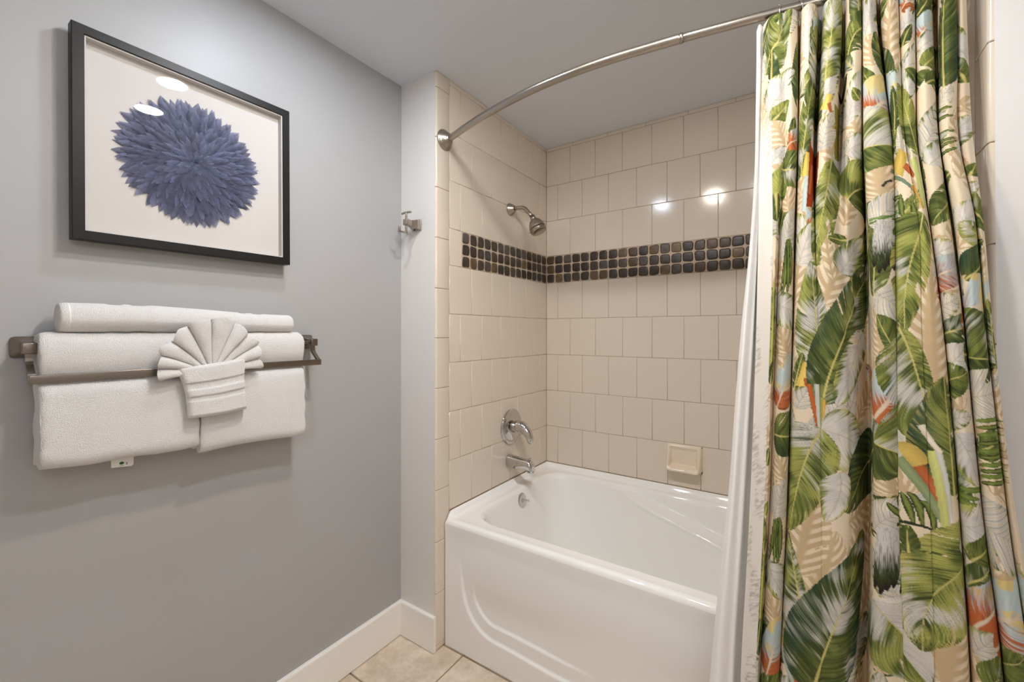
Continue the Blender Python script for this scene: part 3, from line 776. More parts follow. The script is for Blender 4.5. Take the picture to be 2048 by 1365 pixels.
def fill_lamp():  # added lamp out of view, put in to brighten the ceiling
    y, z = -1.55, 1.98
    t = thing('added_fill_light', 'added unseen fill light, frosted tube over a nickel tray on the right wall', 'wall light', (RX, y, z))
    m = MB(); m.rbox((RX-.012, y, z), (.022, .30, .11), .004); m.build('back_plate', M_nickel, t)
    for s in (-.22, .22):
        m = MB(); m.tube([(RX-.02, y+s*.45, z), (RX-.075, y+s*.45, z), (RX-.075, y+s, z)], .007, 12); m.build('support_arm', M_nickel, t)
    me, nt, b = new_mat('fill_lamp_glow'); nt.nodes.remove(b)
    em = N(nt, 'ShaderNodeEmission'); em.inputs[0].default_value = (.96, .97, 1.0, 1); em.inputs[1].default_value = FILL_POWER
    nt.links.new(em.outputs[0], nt.nodes['Material Output'].inputs['Surface'])
    m = MB(); R = []
    m.lathe((RX-.125, y-.33, z), (0, 1, 0), [(.02, 0), (.045, .012), (.05, .03), (.05, .63), (.045, .648), (.02, .66)], 32); m.build('fill_tube', me, t)
    m = MB(); R = []  # added tray under the tube, blocks its downward light
    for rr_ in (.060, .063):
        R.append([(RX-.125+rr_*math.cos(PI+PI*k/20), rr_*math.sin(PI+PI*k/20)) for k in range(21)])
    m.grid([[(x, yy, z+zz) for x, zz in R[0]] for yy in (y-.34, y+.34)]); m.grid([[(x, yy, z+zz) for x, zz in R[1]] for yy in (y-.34, y+.34)], flip=True)
    m.build('fill_light_shield', M_nickel, t)
FILL_POWER = 36.  # strength of the added ceiling fill
fill_lamp()
# ------------------------------------------------------------------ shower curtain
EXPO = .44
def hang(table, zl, nz_, seg):
    """table[z][k] = (x, y): interpolates a hanging cloth; returns X, Y, Z arrays (rows, cols) and the width along the cloth"""
    T = np.array(table); zl = np.array(zl)
    zs = np.concatenate([np.linspace(2.052, .40, nz_), np.linspace(.395, .07, 60)])
    # smooth interpolation down the cloth
    order = np.argsort(zl); zsort = zl[order]; Ts = T[order]
    d = np.gradient(Ts, zsort, axis=0)
    idx = np.clip(np.searchsorted(zsort, zs)-1, 0, len(zsort)-2)
    h = (zsort[idx+1]-zsort[idx])[:, None, None]; t = ((zs-zsort[idx])/(zsort[idx+1]-zsort[idx]))[:, None, None]
    G = (2*t**3-3*t**2+1)*Ts[idx]+(t**3-2*t**2+t)*h*d[idx]+(-2*t**3+3*t**2)*Ts[idx+1]+(t**3-t**2)*h*d[idx+1]
    # across the cloth: Catmull-Rom with chord-limited tangents
    K = G.shape[1]; out = []
    ref = np.linalg.norm(np.diff(T, axis=1), axis=2).mean(axis=0)
    m = np.zeros_like(G); m[:, 1:-1] = (G[:, 2:]-G[:, :-2])*.5; m[:, 0] = G[:, 1]-G[:, 0]; m[:, -1] = G[:, -1]-G[:, -2]
    L = np.linalg.norm(np.diff(G, axis=1), axis=2)
    ml = np.linalg.norm(m, axis=2); lim = np.ones_like(ml)*9
    lim[:, :-1] = np.minimum(lim[:, :-1], L*1.3); lim[:, 1:] = np.minimum(lim[:, 1:], L*1.3)
    m *= np.minimum(1, lim/np.maximum(ml, 1e-6))[..., None]
    ks = []
    for k in range(K-1):
        n = max(4, int(ref[k]/seg)); ks += [(k, i/n) for i in range(n)]
    ks.append((K-2, 1.))
    ki = np.array([k for k, _ in ks]); t = np.array([a for _, a in ks])[None, :, None]
    X = (2*t**3-3*t**2+1)*G[:, ki]+(t**3-2*t**2+t)*m[:, ki]+(-2*t**3+3*t**2)*G[:, ki+1]+(t**3-t**2)*m[:, ki+1]
    rows = (zs > .95) & (zs < 1.35)
    a = np.concatenate([[0], np.cumsum(np.linalg.norm(np.diff(X[rows], axis=1), axis=2).mean(axis=0))])
    return X[..., 0], X[..., 1], np.repeat(zs[:, None], X.shape[1], axis=1), a

def cloth_mesh(name, X, Y, Z, m, parent, col=None):
    nr, nc = X.shape
    co = np.stack([X, Y, Z], -1).reshape(-1, 3).astype(np.float32)
    i = np.arange((nr-1)*nc).reshape(nr-1, nc)[:, :-1]
    q = np.stack([i, i+nc, i+nc+1, i+1], -1).reshape(-1, 4).astype(np.int32)
    me = bpy.data.meshes.new(name)
    me.vertices.add(len(co)); me.vertices.foreach_set('co', co.ravel())
    me.loops.add(q.size); me.loops.foreach_set('vertex_index', q.ravel())
    me.polygons.add(len(q)); me.polygons.foreach_set('loop_start', np.arange(0, q.size, 4, dtype=np.int32))
    me.polygons.foreach_set('use_smooth', np.ones(len(q), dtype=bool))
    me.update(calc_edges=True); me.validate()
    if col is not None:
        at = me.color_attributes.new('col', 'FLOAT_COLOR', 'POINT')
        c4 = np.concatenate([col.reshape(-1, 3), np.ones((nr*nc, 1))], 1).astype(np.float32); at.data.foreach_set('color', c4.ravel())
    o = bpy.data.objects.new(name, me); COL.objects.link(o); me.materials.append(m); attach(o, parent)
    return o

# --- small numpy noise
def hash2(ix, iy, s=0):
    n = (ix.astype(np.int64)*374761393+iy.astype(np.int64)*668265263+s*974711) & 0x7fffffff
    n = ((n ^ (n >> 13))*1274126177) & 0x7fffffff
    return ((n ^ (n >> 16)) & 0xffff)/65535.
def vnoise(x, y, s=0):
    ix, iy = np.floor(x), np.floor(y); fx, fy = x-ix, y-iy
    fx = fx*fx*(3-2*fx); fy = fy*fy*(3-2*fy)
    a = hash2(ix, iy, s); b = hash2(ix+1, iy, s); c = hash2(ix, iy+1, s); d = hash2(ix+1, iy+1, s)
    return (a*(1-fx)+b*fx)*(1-fy)+(c*(1-fx)+d*fx)*fy
SR = lambda *c: np.array(lin(*c))
def paint(a, z):
    """paints the woven print: every leaf is given by its midrib on the flat cloth (distance along cloth, height) and its half widths"""
    nr, nc = z.shape
    Z1 = z[:, 0]; order_up = Z1[::-1]
    cream, tan = SR(222, 205, 177), SR(194, 169, 132)
    col = np.ones((nr, nc, 3))*cream
    g = vnoise(a[None, :]*900+0*z, z*900, 1); col *= (1+.05*(g-.5))[..., None]
    dk, md, lm, wh, tl, rib = SR(66, 76, 42), SR(120, 129, 64), SR(174, 174, 94), SR(205, 200, 190), SR(34, 66, 60), SR(200, 188, 116)
    yl, og, bl, br = SR(216, 190, 118), SR(182, 104, 60), SR(184, 196, 194), SR(112, 66, 46)
    fr = random.Random(21); fill = []
    for i in range(15):
        for j in range(16):
            c = (i+fr.uniform(.1, .9))*a[-1]/15, 2.08-(j+fr.uniform(.1, .9))*.108; ang = fr.gauss(1.25, .55); L = fr.uniform(.055, .10); w = L*fr.uniform(.26, .40)
            dx, dz = math.cos(ang)*L, math.sin(ang)*L; st = fr.choice('BBBBBWWGGG')
            k = {'B': {}, 'W': {'g': fr.uniform(.3, .8), 'lines': fr.choice((0, 0, 1))}, 'G': {'hi': fr.uniform(0, .7), 'lime': fr.uniform(0, .6), 'dark': fr.uniform(0, .6), 'teal': fr.choice((0, .5))}}[st]
            fill.append((st, [(c[0]-dx, c[1]-dz), (c[0]+fr.uniform(-.02, .02), c[1]), (c[0]+dx, c[1]+dz)], w, w*fr.uniform(.8, 1.2), k))
    fill.sort(key=lambda f: 'BWG'.index(f[0]) if fr.random() < .6 else 1)
    for sid, (st, P, wl, wr, k) in enumerate(fill+LEAVES):
        p0, pc, p2 = [np.array(p) for p in P]
        W = max(wl, wr)*1.35+.004
        lo = np.minimum(np.minimum(p0, pc), p2)-W; hi = np.maximum(np.maximum(p0, pc), p2)+W
        c0, c1 = np.searchsorted(a, [lo[0], hi[0]]); r0 = nr-np.searchsorted(order_up, hi[1]); r1 = nr-np.searchsorted(order_up, lo[1])
        if c1-c0 < 2 or r1-r0 < 2: continue
        A, Zz = np.meshgrid(a[c0:c1], Z1[r0:r1])
        n = 48; ts = np.linspace(0, 1, n); B = ((1-ts)**2)[:, None]*p0+(2*ts*(1-ts))[:, None]*pc+(ts**2)[:, None]*p2
        T = np.gradient(B, axis=0); T /= np.linalg.norm(T, axis=1)[:, None]+1e-9
        best = np.full(A.shape, 9e9); bi = np.zeros(A.shape, int)
        for i in range(n):
            d = (A-B[i, 0])**2+(Zz-B[i, 1])**2; m = d < best; best[m] = d[m]; bi[m] = i
        dx, dz = A-B[bi, 0], Zz-B[bi, 1]; tx, tz = T[bi, 0], T[bi, 1]
        al = dx*tx+dz*tz; Lg = np.linalg.norm(np.diff(B, axis=0), axis=1).sum()
        t = ts[bi]+al/max(Lg, 1e-4); d = tx*dz-tz*dx      # + is left of the direction base -> tip
        tc = np.clip(t, 0, 1)
        wside = np.where(d > 0, wl, wr)+1e-6
        if st == 'S':
            pr = np.ones_like(tc)*(1-.35*tc); q = np.abs(d)/(wl*pr)
            m = (q < 1) & (t > -.02) & (t < 1.02); c = SR(*k['c'])[None]*(1.12-.3*q[m]+.16*(vnoise(t[m]*9, d[m]*900, sid)-.5))[:, None]
            sub = col[r0:r1, c0:c1]; sub[m] = c; continue
        if st == 'T':
            pr = np.sin(np.pi*np.clip(tc*.92+.06, 0, 1))**.75; q = np.abs(d)/(wl*pr+1e-6); m = (q < 1) & (t > 0) & (t < 1)
            nn = vnoise(d[m]*1500, t[m]*6, sid)
            if k.get('st') == 2:
                u = sstep(.30, .75, t[m]+.25*(nn-.5)); c = (wh*.93)[None]*(1-u[:, None])+(dk*.8)[None]*u[:, None]; c = c*(1-.25*(nn > .6))[:, None]; e = sstep(.78, .95, t[m])[:, None]; c = c*(1-e)+SR(46, 36, 34)*e
            else:
                c0_ = SR(48, 62, 34) if k.get('st') == 1 else SR(96, 122, 54); u = sstep(.1, .9, q[m]+.5*(nn-.5)); c = (md*1.1)[None]*(1-u[:, None])+c0_[None]*u[:, None]
            sub = col[r0:r1, c0:c1]; sub[m] = c; continue
        pr = (np.sin(np.pi*np.clip(tc, 0, 1)**.80)**.62)*(1-.12*tc)
        q = np.abs(d)/(wside*pr+1e-6)
        t0 = tc-.78*np.minimum(q, 1.2)*(wside/max(Lg, .02))      # vein coordinate: veins sweep to the tip
        sc = Lg*1000
        sg = (d > 0)*31
        n1 = vnoise(t0*sc/7+sg, q*1.3, sid); n2 = vnoise(t0*sc/2.4+sg, q*2.2+7, sid+50); n3 = vnoise(A*38, Zz*38, sid+90)
        n4 = vnoise(t0*sc/11+sg, 0*q, sid+7); edge = 1-.035*n2-.55*(n4 > .90)*sstep(.86, .93, n4)
        m = (q < edge) & (t > -.01) & (t < 1.01)
        if not m.any(): continue
        q_, t_, n1, n2, n3, t0, d_ = q[m], tc[m], n1[m], n2[m], n3[m], t0[m], d[m]
        def mix(x, y, f): return x*(1-f[:, None])+y*f[:, None]
        one = np.ones((m.sum(), 3))
        if st == 'B':
            s = .5+.5*np.sin(t0*sc*2*np.pi/(24 if sc > 120 else 15)+1.2*n3); f = sstep(.50, .62, s)*sstep(.08, .26, q_)*sstep(1.0, .9, q_)
            c = mix(one*tan*(1.0), one*cream*1.04, f); c *= (1+.06*(n2-.5))[:, None]
        elif st == 'O':
            tt = t_+.35*(n2-.5)*.9+.12*(d_/(wside[m]))
            c = mix(one*og, one*bl, sstep(.34, .52, tt)); c = mix(c, one*yl, sstep(.55, .66, n3+.25*(n1-.5))*sstep(.42, .62, tt)*.9)
            c = mix(c, one*br, sstep(.62, .9, n1)*sstep(.45, .1, tt)*.75)
            if k.get('red'): c = mix(c, one*SR(170, 66, 24), (sstep(.2, .9, n2)*k['red']*.8)); c = mix(c, one*SR(70, 34, 24), sstep(.62, .95, n1)*k['red']*.8)
            c = mix(c, one*SR(214, 196, 172), sstep(.07, .03, np.abs(d_)/(wside[m]))*sstep(.7, .5, t_))
            c *= (1+.16*(n2-.5))[:, None]
        elif st == 'W':
            gg = k.get('g', .4)
            c = mix(one*wh, one*SR(222, 214, 198), sstep(.3, .8, n3)); c = mix(c, one*SR(152, 150, 142), sstep(.58, .95, n2)*.5); c = mix(c, one*SR(192, 186, 178), sstep(.4, .8, n1)*.5)
            f = sstep(1.05-.75*gg, 1.10-.35*gg, q_*.75+.30*t_+.40*(n1-.5)+.18*(n2-.5)); c = mix(c, mix(one*md, one*lm, sstep(.35, .7, n3)), f*.95); c = mix(c, one*dk, f*sstep(.5, .85, n2)*.8)
            if k.get('lines'):
                s = .5+.5*np.sin(t0*sc/2.1+3*n3); c = mix(c, one*SR(124, 130, 108), sstep(.88, 1., s)*.6); c = mix(c, one*SR(206, 190, 160), sstep(.34, .08, s)*.75)
            if k.get('gray'): c = mix(c, one*SR(128, 118, 106), k['gray']*sstep(.2, .8, n1))
            if k.get('y'): c = mix(c, one*yl, k['y']*sstep(.62, .8, n3))
            c = mix(c, one*SR(176, 170, 146), sstep(.0014, .0005, np.abs(d_))*.7)
        else:
            dark = k.get('dark', 0); shade = dark*.75+(.12 if wr > 0 else 0)*(d_ < 0)
            c = mix(one*dk, one*md, sstep(.1+.3*dark, .75+.3*dark, n1*.6+n2*.4)*(1-.45*dark))
            c = mix(c, one*lm, sstep(.75-.5*k.get('lime', 0), 1.05-.4*k.get('lime', 0), n3*.75+.4*n2)*(.35+.55*k.get('lime', 0))*(1-.5*(d_ < 0)*dark))
            h = k.get('hi', 0)
            if h: 
                hm = sstep(1.0-.55*h, 1.25-.45*h, vnoise(A[m]*26+5, Zz[m]*26, sid+33)*.85+.30*n1+.25*n2-.25*q_*(1-h)); c = mix(c, one*wh, hm*sstep(.15, .55, n2+.25)*.92)
            if k.get('teal'): c = mix(c, one*tl, k['teal']*sstep(.45, .85, q_*.5+.45*n3+.35*(.5-np.abs(t_-.35)))*.9)
            if k.get('y'): c = mix(c, one*yl, k['y']*sstep(.60, .95, q_*.75+.3*n2-.1+.25*(t_-.4))*sstep(.3, .7, n2))
            c = mix(c, one*SR(52, 62, 38), sstep(.72, .95, n2)*.5*(1-.3*h)); c = mix(c, one*SR(212, 212, 170), sstep(.90, .985, n1)*sstep(.25, .5, q_)*.65)
            if wl > 0 or True: c = mix(c, one*rib, sstep(.0024*(1.25-t_), .0012*(1.25-t_), np.abs(d_))*.95)
        if st in 'GW':
            vv = np.sin(t0*sc*2*np.pi/5.4+2.2*n3+1.5*n1); c *= (1-(.20 if st == 'G' else .10)*sstep(.45, 1., vv)+(.16 if st == 'G' else .03)*sstep(-.7, -1., vv)*sstep(.15, .4, q_))[:, None]
        sub = col[r0:r1, c0:c1]; sub[m] = np.clip(c, 0, 1)
    # reverse of the cloth at its turned free edge: white with the print ghosting through
    f = a < HEM_A
    A, Zz = np.meshgrid(a[f], Z1); show = (1-sstep(1.74, 1.84, Zz))[..., None]
    gh = sstep(.45, .62, vnoise(A*35, Zz*9, 4))*sstep(.45, .75, vnoise(A*60+Zz*60, Zz*520-A*420, 6))
    base = SR(228, 221, 210)*np.ones((*A.shape, 3)); lum = SR(160, 152, 146)
    col[:, f] = col[:, f]*(1-show)+(base*(1-.6*gh[..., None])+lum*.6*gh[..., None])*show
    return col
LEAVES=[
('B',[(0.0897,1.7117),(0.0498,1.7531),(0.0447,1.796)],0.0375,0.0375,{}),
('B',[(0.1135,1.5639),(0.103,1.5973),(0.0923,1.6291)],0.0333,0.0333,{}),
('B',[(0.1253,1.23),(0.1088,1.265),(0.0897,1.3015)],0.0417,0.0417,{}),
('B',[(0.1253,0.9406),(0.1122,0.974),(0.1005,1.0026)],0.0375,0.0375,{}),
('B',[(0.1253,0.6162),(0.11,0.6512),(0.0923,0.6735)],0.0417,0.0417,{}),
('B',[(0.3487,1.3524),(0.3624,1.424),(0.3973,1.5003)],0.0417,0.0417,{}),
('B',[(0.3326,1.3413),(0.3554,1.4033),(0.3954,1.4669)],0.0458,0.0458,{}),
('B',[(0.359,1.3969),(0.3472,1.4796),(0.3503,1.5655)],0.0167,0.0167,{}),
('B',[(0.2969,0.5669),(0.3074,0.7069),(0.3487,0.8531)],0.0708,0.0708,{}),
('B',[(0.2848,0.7355),(0.2924,0.8452),(0.3198,0.9549)],0.0458,0.0458,{}),
('B',[(0.3731,0.8722),(0.4228,0.8881),(0.5361,0.9311)],0.0333,0.0333,{}),
('B',[(0.4389,1.7165),(0.4228,1.7483),(0.4074,1.7897)],0.0333,0.0333,{}),
('B',[(0.5626,1.5655),(0.5549,1.61),(0.5536,1.6529)],0.0708,0.0708,{}),
('B',[(0.5573,1.2236),(0.5463,1.2729),(0.543,1.319)],0.0375,0.0375,{}),
('B',[(0.5731,0.9501),(0.5612,0.9803),(0.5561,1.009)],0.0708,0.0708,{}),
('B',[(0.614,1.8008),(0.6156,1.9169),(0.6371,2.0218)],0.0312,0.0312,{}),
('B',[(0.5585,1.8692),(0.5523,1.9121),(0.5549,1.9518)],0.025,0.025,{}),
('B',[(0.6679,1.1346),(0.6573,1.2777),(0.68,1.4255)],0.0833,0.0833,{}),
('B',[(0.6626,0.6051),(0.6626,0.6878),(0.6751,0.7784)],0.0938,0.0938,{}),
('B',[(0.5508,0.5876),(0.543,0.6226),(0.5414,0.6623)],0.0417,0.0417,{}),
('B',[(1.1173,1.6179),(1.017,1.6688),(1.0061,1.7197)],0.0292,0.0292,{}),
('B',[(1.1173,1.742),(1.015,1.831),(1.021,1.9184)],0.0208,0.0208,{}),
('B',[(0.3895,1.3095),(0.4152,1.3747),(0.5017,1.4414)],0.0292,0.0292,{}),
('B',[(0.5361,0.6305),(0.5101,0.6719),(0.5307,0.7418)],0.025,0.025,{}),
('B',[(0.9986,0.9788),(1.0112,0.9915),(1.1183,1.0058)],0.0333,0.0333,{}),
('B',[(0.8577,0.7895),(0.9996,0.8277),(1.1173,0.8547)],0.0458,0.0458,{}),
('B',[(0.5757,1.3747),(0.6112,1.3906),(0.6173,1.4049)],0.0208,0.0208,{}),
('B',[(0.6208,0.9533),(0.6125,0.9772),(0.5731,0.9994)],0.0458,0.0458,{}),
('B',[(0.8401,1.133),(0.8305,1.1473),(0.6925,1.16)],0.0375,0.0375,{}),
('B',[(1.1257,1.098),(1.0045,1.1393),(0.9913,1.1823)],0.0458,0.0458,{}),
('G',[(0.0194,1.9153),(0.0477,1.9757),(0.1122,2.1178)],0.0433,0.0542,{'hi': 0.9, 'lime': 0.35, 'tip': 0}),
('G',[(0.0412,1.8294),(0.0412,1.866),(0.0429,1.9709)],0.0108,0.0163,{'dark': 0.9, 'teal': 0.5}),
('W',[(0.0412,1.8151),(0.0487,1.8692),(0.1215,1.9025)],0.044,0.0403,{'g': 0.55}),
('W',[(0.0412,1.6831),(0.0509,1.7149),(0.0897,1.7165)],0.0183,0.022,{'g': 0.35}),
('G',[(0.0447,1.7897),(0.0564,1.8167),(0.1005,1.8294)],0.0217,0.0325,{'lime': 0.5, 'hi': 0.25}),
('G',[(0.0464,1.6004),(0.0509,1.6148),(0.1005,1.7086)],0.0361,0.0433,{'lime': 0.8, 'hi': 0.2}),
('G',[(0.0477,1.6116),(0.0498,1.5702),(0.0509,1.5432)],0.0163,0.0163,{'dark': 0.5}),
('O',[(0.0923,1.7197),(0.1111,1.7276),(0.2696,1.7865)],0.03,0.03,{}),
('G',[(0.0639,1.6688),(0.1111,1.6593),(0.2799,1.645)],0.0506,0.0433,{'hi': 0.5, 'dark': 0.2}),
('W',[(0.0871,1.4526),(0.11,1.5066),(0.1294,1.5718)],0.0403,0.0403,{'g': 0.25, 'lines': 1}),
('T',[(0.11,1.4971),(0.1122,1.4351),(0.0897,1.3778)],0.0069,0.0069,{'st': 1}),
('T',[(0.1122,1.4971),(0.1149,1.4303),(0.103,1.3667)],0.0069,0.0069,{'st': 1}),
('T',[(0.1135,1.4955),(0.1215,1.4335),(0.1149,1.3699)],0.0069,0.0069,{'st': 1}),
('T',[(0.1164,1.4987),(0.1315,1.4446),(0.1234,1.389)],0.0069,0.0069,{'st': 1}),
('W',[(0.0498,1.3572),(0.1111,1.3429),(0.2659,1.2824)],0.0367,0.0477,{'g': 0.7}),
('O',[(0.0951,1.1075),(0.1149,1.1393),(0.1335,1.2379)],0.0367,0.0367,{}),
('G',[(0.0848,1.0424),(0.1135,1.0439),(0.2696,1.036)],0.0614,0,{'hi': 0.55, 'lime': 0.2}),
('G',[(0.0848,1.0424),(0.1135,1.0439),(0.2696,1.036)],0,0.0506,{'dark': 0.55, 'teal': 0.3}),
('W',[(0.0979,0.8516),(0.1111,0.8961),(0.1274,0.947)],0.044,0.0403,{'g': 0.45, 'lines': 1}),
('T',[(0.1005,0.8516),(0.103,0.8054),(0.0871,0.7482)],0.0069,0.0069,{'st': 1}),
('T',[(0.1072,0.8531),(0.1122,0.8039),(0.1052,0.7482)],0.0069,0.0069,{'st': 1}),
('T',[(0.1122,0.8579),(0.1164,0.8007),(0.1149,0.7482)],0.0069,0.0069,{'st': 1}),
('T',[(0.1149,0.8563),(0.1197,0.8086),(0.118,0.7625)],0.0069,0.0069,{'st': 1}),
('W',[(0.0848,0.7355),(0.1122,0.7244),(0.1335,0.6671)],0.0403,0.0403,{'g': 0.7}),
('O',[(0.1005,0.489),(0.1149,0.5351),(0.1215,0.6321)],0.04,0.04,{}),
('G',[(0.1005,0.4604),(0.1122,0.4827),(0.2619,0.4922)],0.0289,0.0361,{'lime': 0.3}),
('G',[(0.0487,1.1616),(0.0487,1.2427),(0.0487,1.4033)],0.0144,0.0181,{'lime': 0.9, 'hi': 0.1, 'teal': 0.2}),
('G',[(0.0487,1.16),(0.0498,1.1902),(0.0588,1.2252)],0.0108,0.0108,{'dark': 0.9, 'teal': 1.0}),
('G',[(0.0429,0.9692),(0.0487,0.9883),(0.0498,1.0121)],0.0108,0.0126,{'hi': 0.3}),
('G',[(0.0447,0.8531),(0.0487,0.8706),(0.0542,0.8865)],0.0108,0.0126,{'lime': 0.3}),
('G',[(0.0477,0.5399),(0.0477,0.6337),(0.0487,0.7657)],0.0126,0.0144,{'lime': 0.8, 'teal': 0.2}),
('G',[(0.0429,0.5367),(0.0477,0.5749),(0.0487,0.6146)],0.0108,0.0108,{'dark': 0.9, 'teal': 1.0}),
('W',[(0.302,1.9169),(0.288,1.99),(0.2969,2.052)],0.0293,0.0293,{'g': 0.15}),
('G',[(0.3151,1.9312),(0.302,1.9661),(0.3074,2.0186)],0.009,0.0108,{'dark': 0.3}),
('G',[(0.2799,1.6402),(0.2848,1.7276),(0.3255,1.9105)],0.0361,0.0397,{'hi': 0.55, 'lime': 0.45, 'dark': 0.25}),
('O',[(0.3249,1.955),(0.3242,2.0043),(0.3266,2.0532)],0.0167,0.0167,{}),
('S',[(0.2924,1.5607),(0.2938,1.6068),(0.3038,1.6481)],0.0112,0.0112,{'c': (190, 198, 192)}),
('S',[(0.2953,1.6418),(0.2969,1.6593),(0.3038,1.6958)],0.0128,0.0128,{'c': (222, 190, 98)}),
('S',[(0.3108,1.5702),(0.3187,1.6434),(0.3208,1.7245)],0.0128,0.0128,{'c': (150, 62, 28)}),
('S',[(0.3091,1.5989),(0.3151,1.6307),(0.3179,1.6672)],0.0048,0.0048,{'c': (178, 98, 56)}),
('O',[(0.3108,1.5289),(0.3074,1.5448),(0.302,1.5623)],0.0117,0.0117,{}),
('W',[(0.2731,1.4367),(0.288,1.4685),(0.3151,1.5305)],0.044,0.0403,{'g': 0.6}),
('G',[(0.3162,1.2045),(0.3205,1.2872),(0.3091,1.4446)],0.0542,0.0289,{'hi': 0.75, 'lime': 0.55}),
('G',[(0.2696,1.1537),(0.2782,1.1934),(0.288,1.2379)],0.0144,0.0163,{'dark': 0.3}),
('S',[(0.2864,1.16),(0.291,1.1839),(0.2969,1.2141)],0.0128,0.0128,{'c': (222, 190, 98)}),
('S',[(0.2953,1.1791),(0.3003,1.1473),(0.3056,1.1155)],0.0056,0.0056,{'c': (178, 100, 58)}),
('W',[(0.2766,1.1091),(0.2895,1.1441),(0.3038,1.1584)],0.0257,0.0257,{'g': 0.5, 'lines': 1}),
('G',[(0.3346,1.8628),(0.3389,1.9296),(0.359,2.073)],0.0469,0.0469,{'hi': 0.75, 'lime': 0.6}),
('S',[(0.3367,1.7928),(0.3433,1.8056),(0.3503,1.8246)],0.0128,0.0128,{'c': (222, 192, 102)}),
('S',[(0.3487,1.804),(0.3554,1.7833),(0.3641,1.769)],0.0048,0.0048,{'c': (178, 100, 58)}),
('S',[(0.3624,1.7753),(0.3722,1.7356),(0.3775,1.6752)],0.0048,0.0048,{'c': (178, 168, 92)}),
('S',[(0.3714,1.8024),(0.3775,1.7563),(0.3792,1.6768)],0.0072,0.0072,{'c': (140, 128, 52)}),
('S',[(0.3766,1.8405),(0.3903,1.8183),(0.3983,1.8739)],0.0064,0.0064,{'c': (52, 66, 34)}),
('W',[(0.3346,1.6958),(0.3433,1.7404),(0.3624,1.7833)],0.0293,0.033,{'g': 0.35, 'lines': 1}),
('W',[(0.3696,1.6768),(0.392,1.6609),(0.4037,1.6148)],0.0293,0.033,{'g': 0.75}),
('G',[(0.3672,1.6768),(0.352,1.5766),(0.3162,1.4494)],0.0361,0.0325,{'hi': 0.5, 'lime': 0.75, 'dark': 0.1}),
('G',[(0.3983,1.4876),(0.374,1.4891),(0.3537,1.4939)],0.0126,0.0144,{'hi': 0.6}),
('G',[(0.4055,1.9153),(0.4152,1.9677),(0.5508,2.0604)],0.0361,0.0397,{'lime': 0.5, 'dark': 0.2}),
('W',[(0.4037,1.7499),(0.4152,1.8262),(0.5379,1.9089)],0.0403,0.0367,{'g': 0.45, 'lines': 0}),
('G',[(0.4389,1.8024),(0.4296,1.8119),(0.4191,1.831)],0.0144,0.0163,{'lime': 0.5}),
('W',[(0.402,1.6863),(0.4279,1.6974),(0.5274,1.7308)],0.0293,0.0293,{'g': 0.5}),
('G',[(0.4037,1.5798),(0.4262,1.6068),(0.5297,1.6291)],0.0722,0,{'lime': 0.85}),
('G',[(0.4037,1.5798),(0.4262,1.6068),(0.5297,1.6291)],0,0.0794,{'dark': 0.55, 'lime': 0.2}),
('W',[(0.3784,1.4144),(0.4005,1.443),(0.4441,1.4939)],0.0403,0.0403,{'g': 0.75}),
('G',[(0.3262,1.1234),(0.3472,1.2968),(0.5141,1.4732)],0.0583,0.0686,{'hi': 0.3, 'lime': 0.4, 'dark': 0.45, 'teal': 0.6, 'rib': 1}),
('W',[(0.4432,1.2824),(0.392,1.222),(0.3503,1.1219)],0.044,0.0403,{'g': 0.6, 'y': 0.3}),
('O',[(0.5101,1.1759),(0.4807,1.1902),(0.4539,1.2109)],0.0167,0.0167,{'red': 1}),
('S',[(0.3038,1.1584),(0.3091,1.1155),(0.3191,1.0678)],0.0064,0.0064,{'c': (120, 140, 92)}),
('S',[(0.3003,1.1648),(0.3108,1.1091),(0.3162,1.0694)],0.0048,0.0048,{'c': (190, 100, 52)}),
('S',[(0.3242,1.1378),(0.3228,1.0996),(0.3223,1.0662)],0.008,0.008,{'c': (150, 152, 84)}),
('S',[(0.3294,1.133),(0.327,1.0996),(0.3252,1.0678)],0.0032,0.0032,{'c': (200, 160, 80)}),
('S',[(0.3151,1.1648),(0.3162,1.1091),(0.3191,1.0678)],0.0048,0.0048,{'c': (200, 200, 186)}),
('W',[(0.3223,1.0678),(0.3503,1.0678),(0.4539,1.0121)],0.0623,0.0843,{'g': 0.75}),
('G',[(0.3242,1.0678),(0.2848,1.0106),(0.2678,0.8293)],0.0614,0.0794,{'hi': 0.6, 'lime': 0.7, 'y': 0.3}),
('W',[(0.5101,1.0821),(0.4539,1.0519),(0.5379,1.0185)],0.033,0.033,{'g': 0.3}),
('G',[(0.5414,1.0439),(0.4328,0.9867),(0.3657,0.8929)],0.0686,0.0722,{'dark': 0.7, 'lime': 0.35, 'teal': 0.4}),
('W',[(0.3537,0.9788),(0.3657,0.9374),(0.3274,0.8659)],0.0293,0.0403,{'g': 0.7}),
('G',[(0.2969,0.5765),(0.2953,0.6973),(0.2619,0.8325)],0.0617,0.0137,{'hi': 0.75, 'lime': 0.55, 'rib': 1}),
('S',[(0.2678,0.5669),(0.2731,0.5844),(0.2731,0.6035)],0.0112,0.0112,{'c': (214, 182, 104)}),
('S',[(0.2714,0.5638),(0.2799,0.5383),(0.2924,0.4938)],0.0064,0.0064,{'c': (178, 98, 56)}),
('S',[(0.2619,0.5526),(0.2766,0.5256),(0.2864,0.489)],0.0048,0.0048,{'c': (176, 184, 174)}),
('S',[(0.291,0.6162),(0.2969,0.5669),(0.302,0.5002)],0.008,0.008,{'c': (172, 176, 110)}),
('S',[(0.2953,0.5987),(0.3003,0.559),(0.3038,0.5018)],0.0048,0.0048,{'c': (190, 190, 170)}),
('W',[(0.3686,0.5161),(0.3818,0.5908),(0.5179,0.6639)],0.0477,0.0477,{'g': 0.8, 'gray': 0.4}),
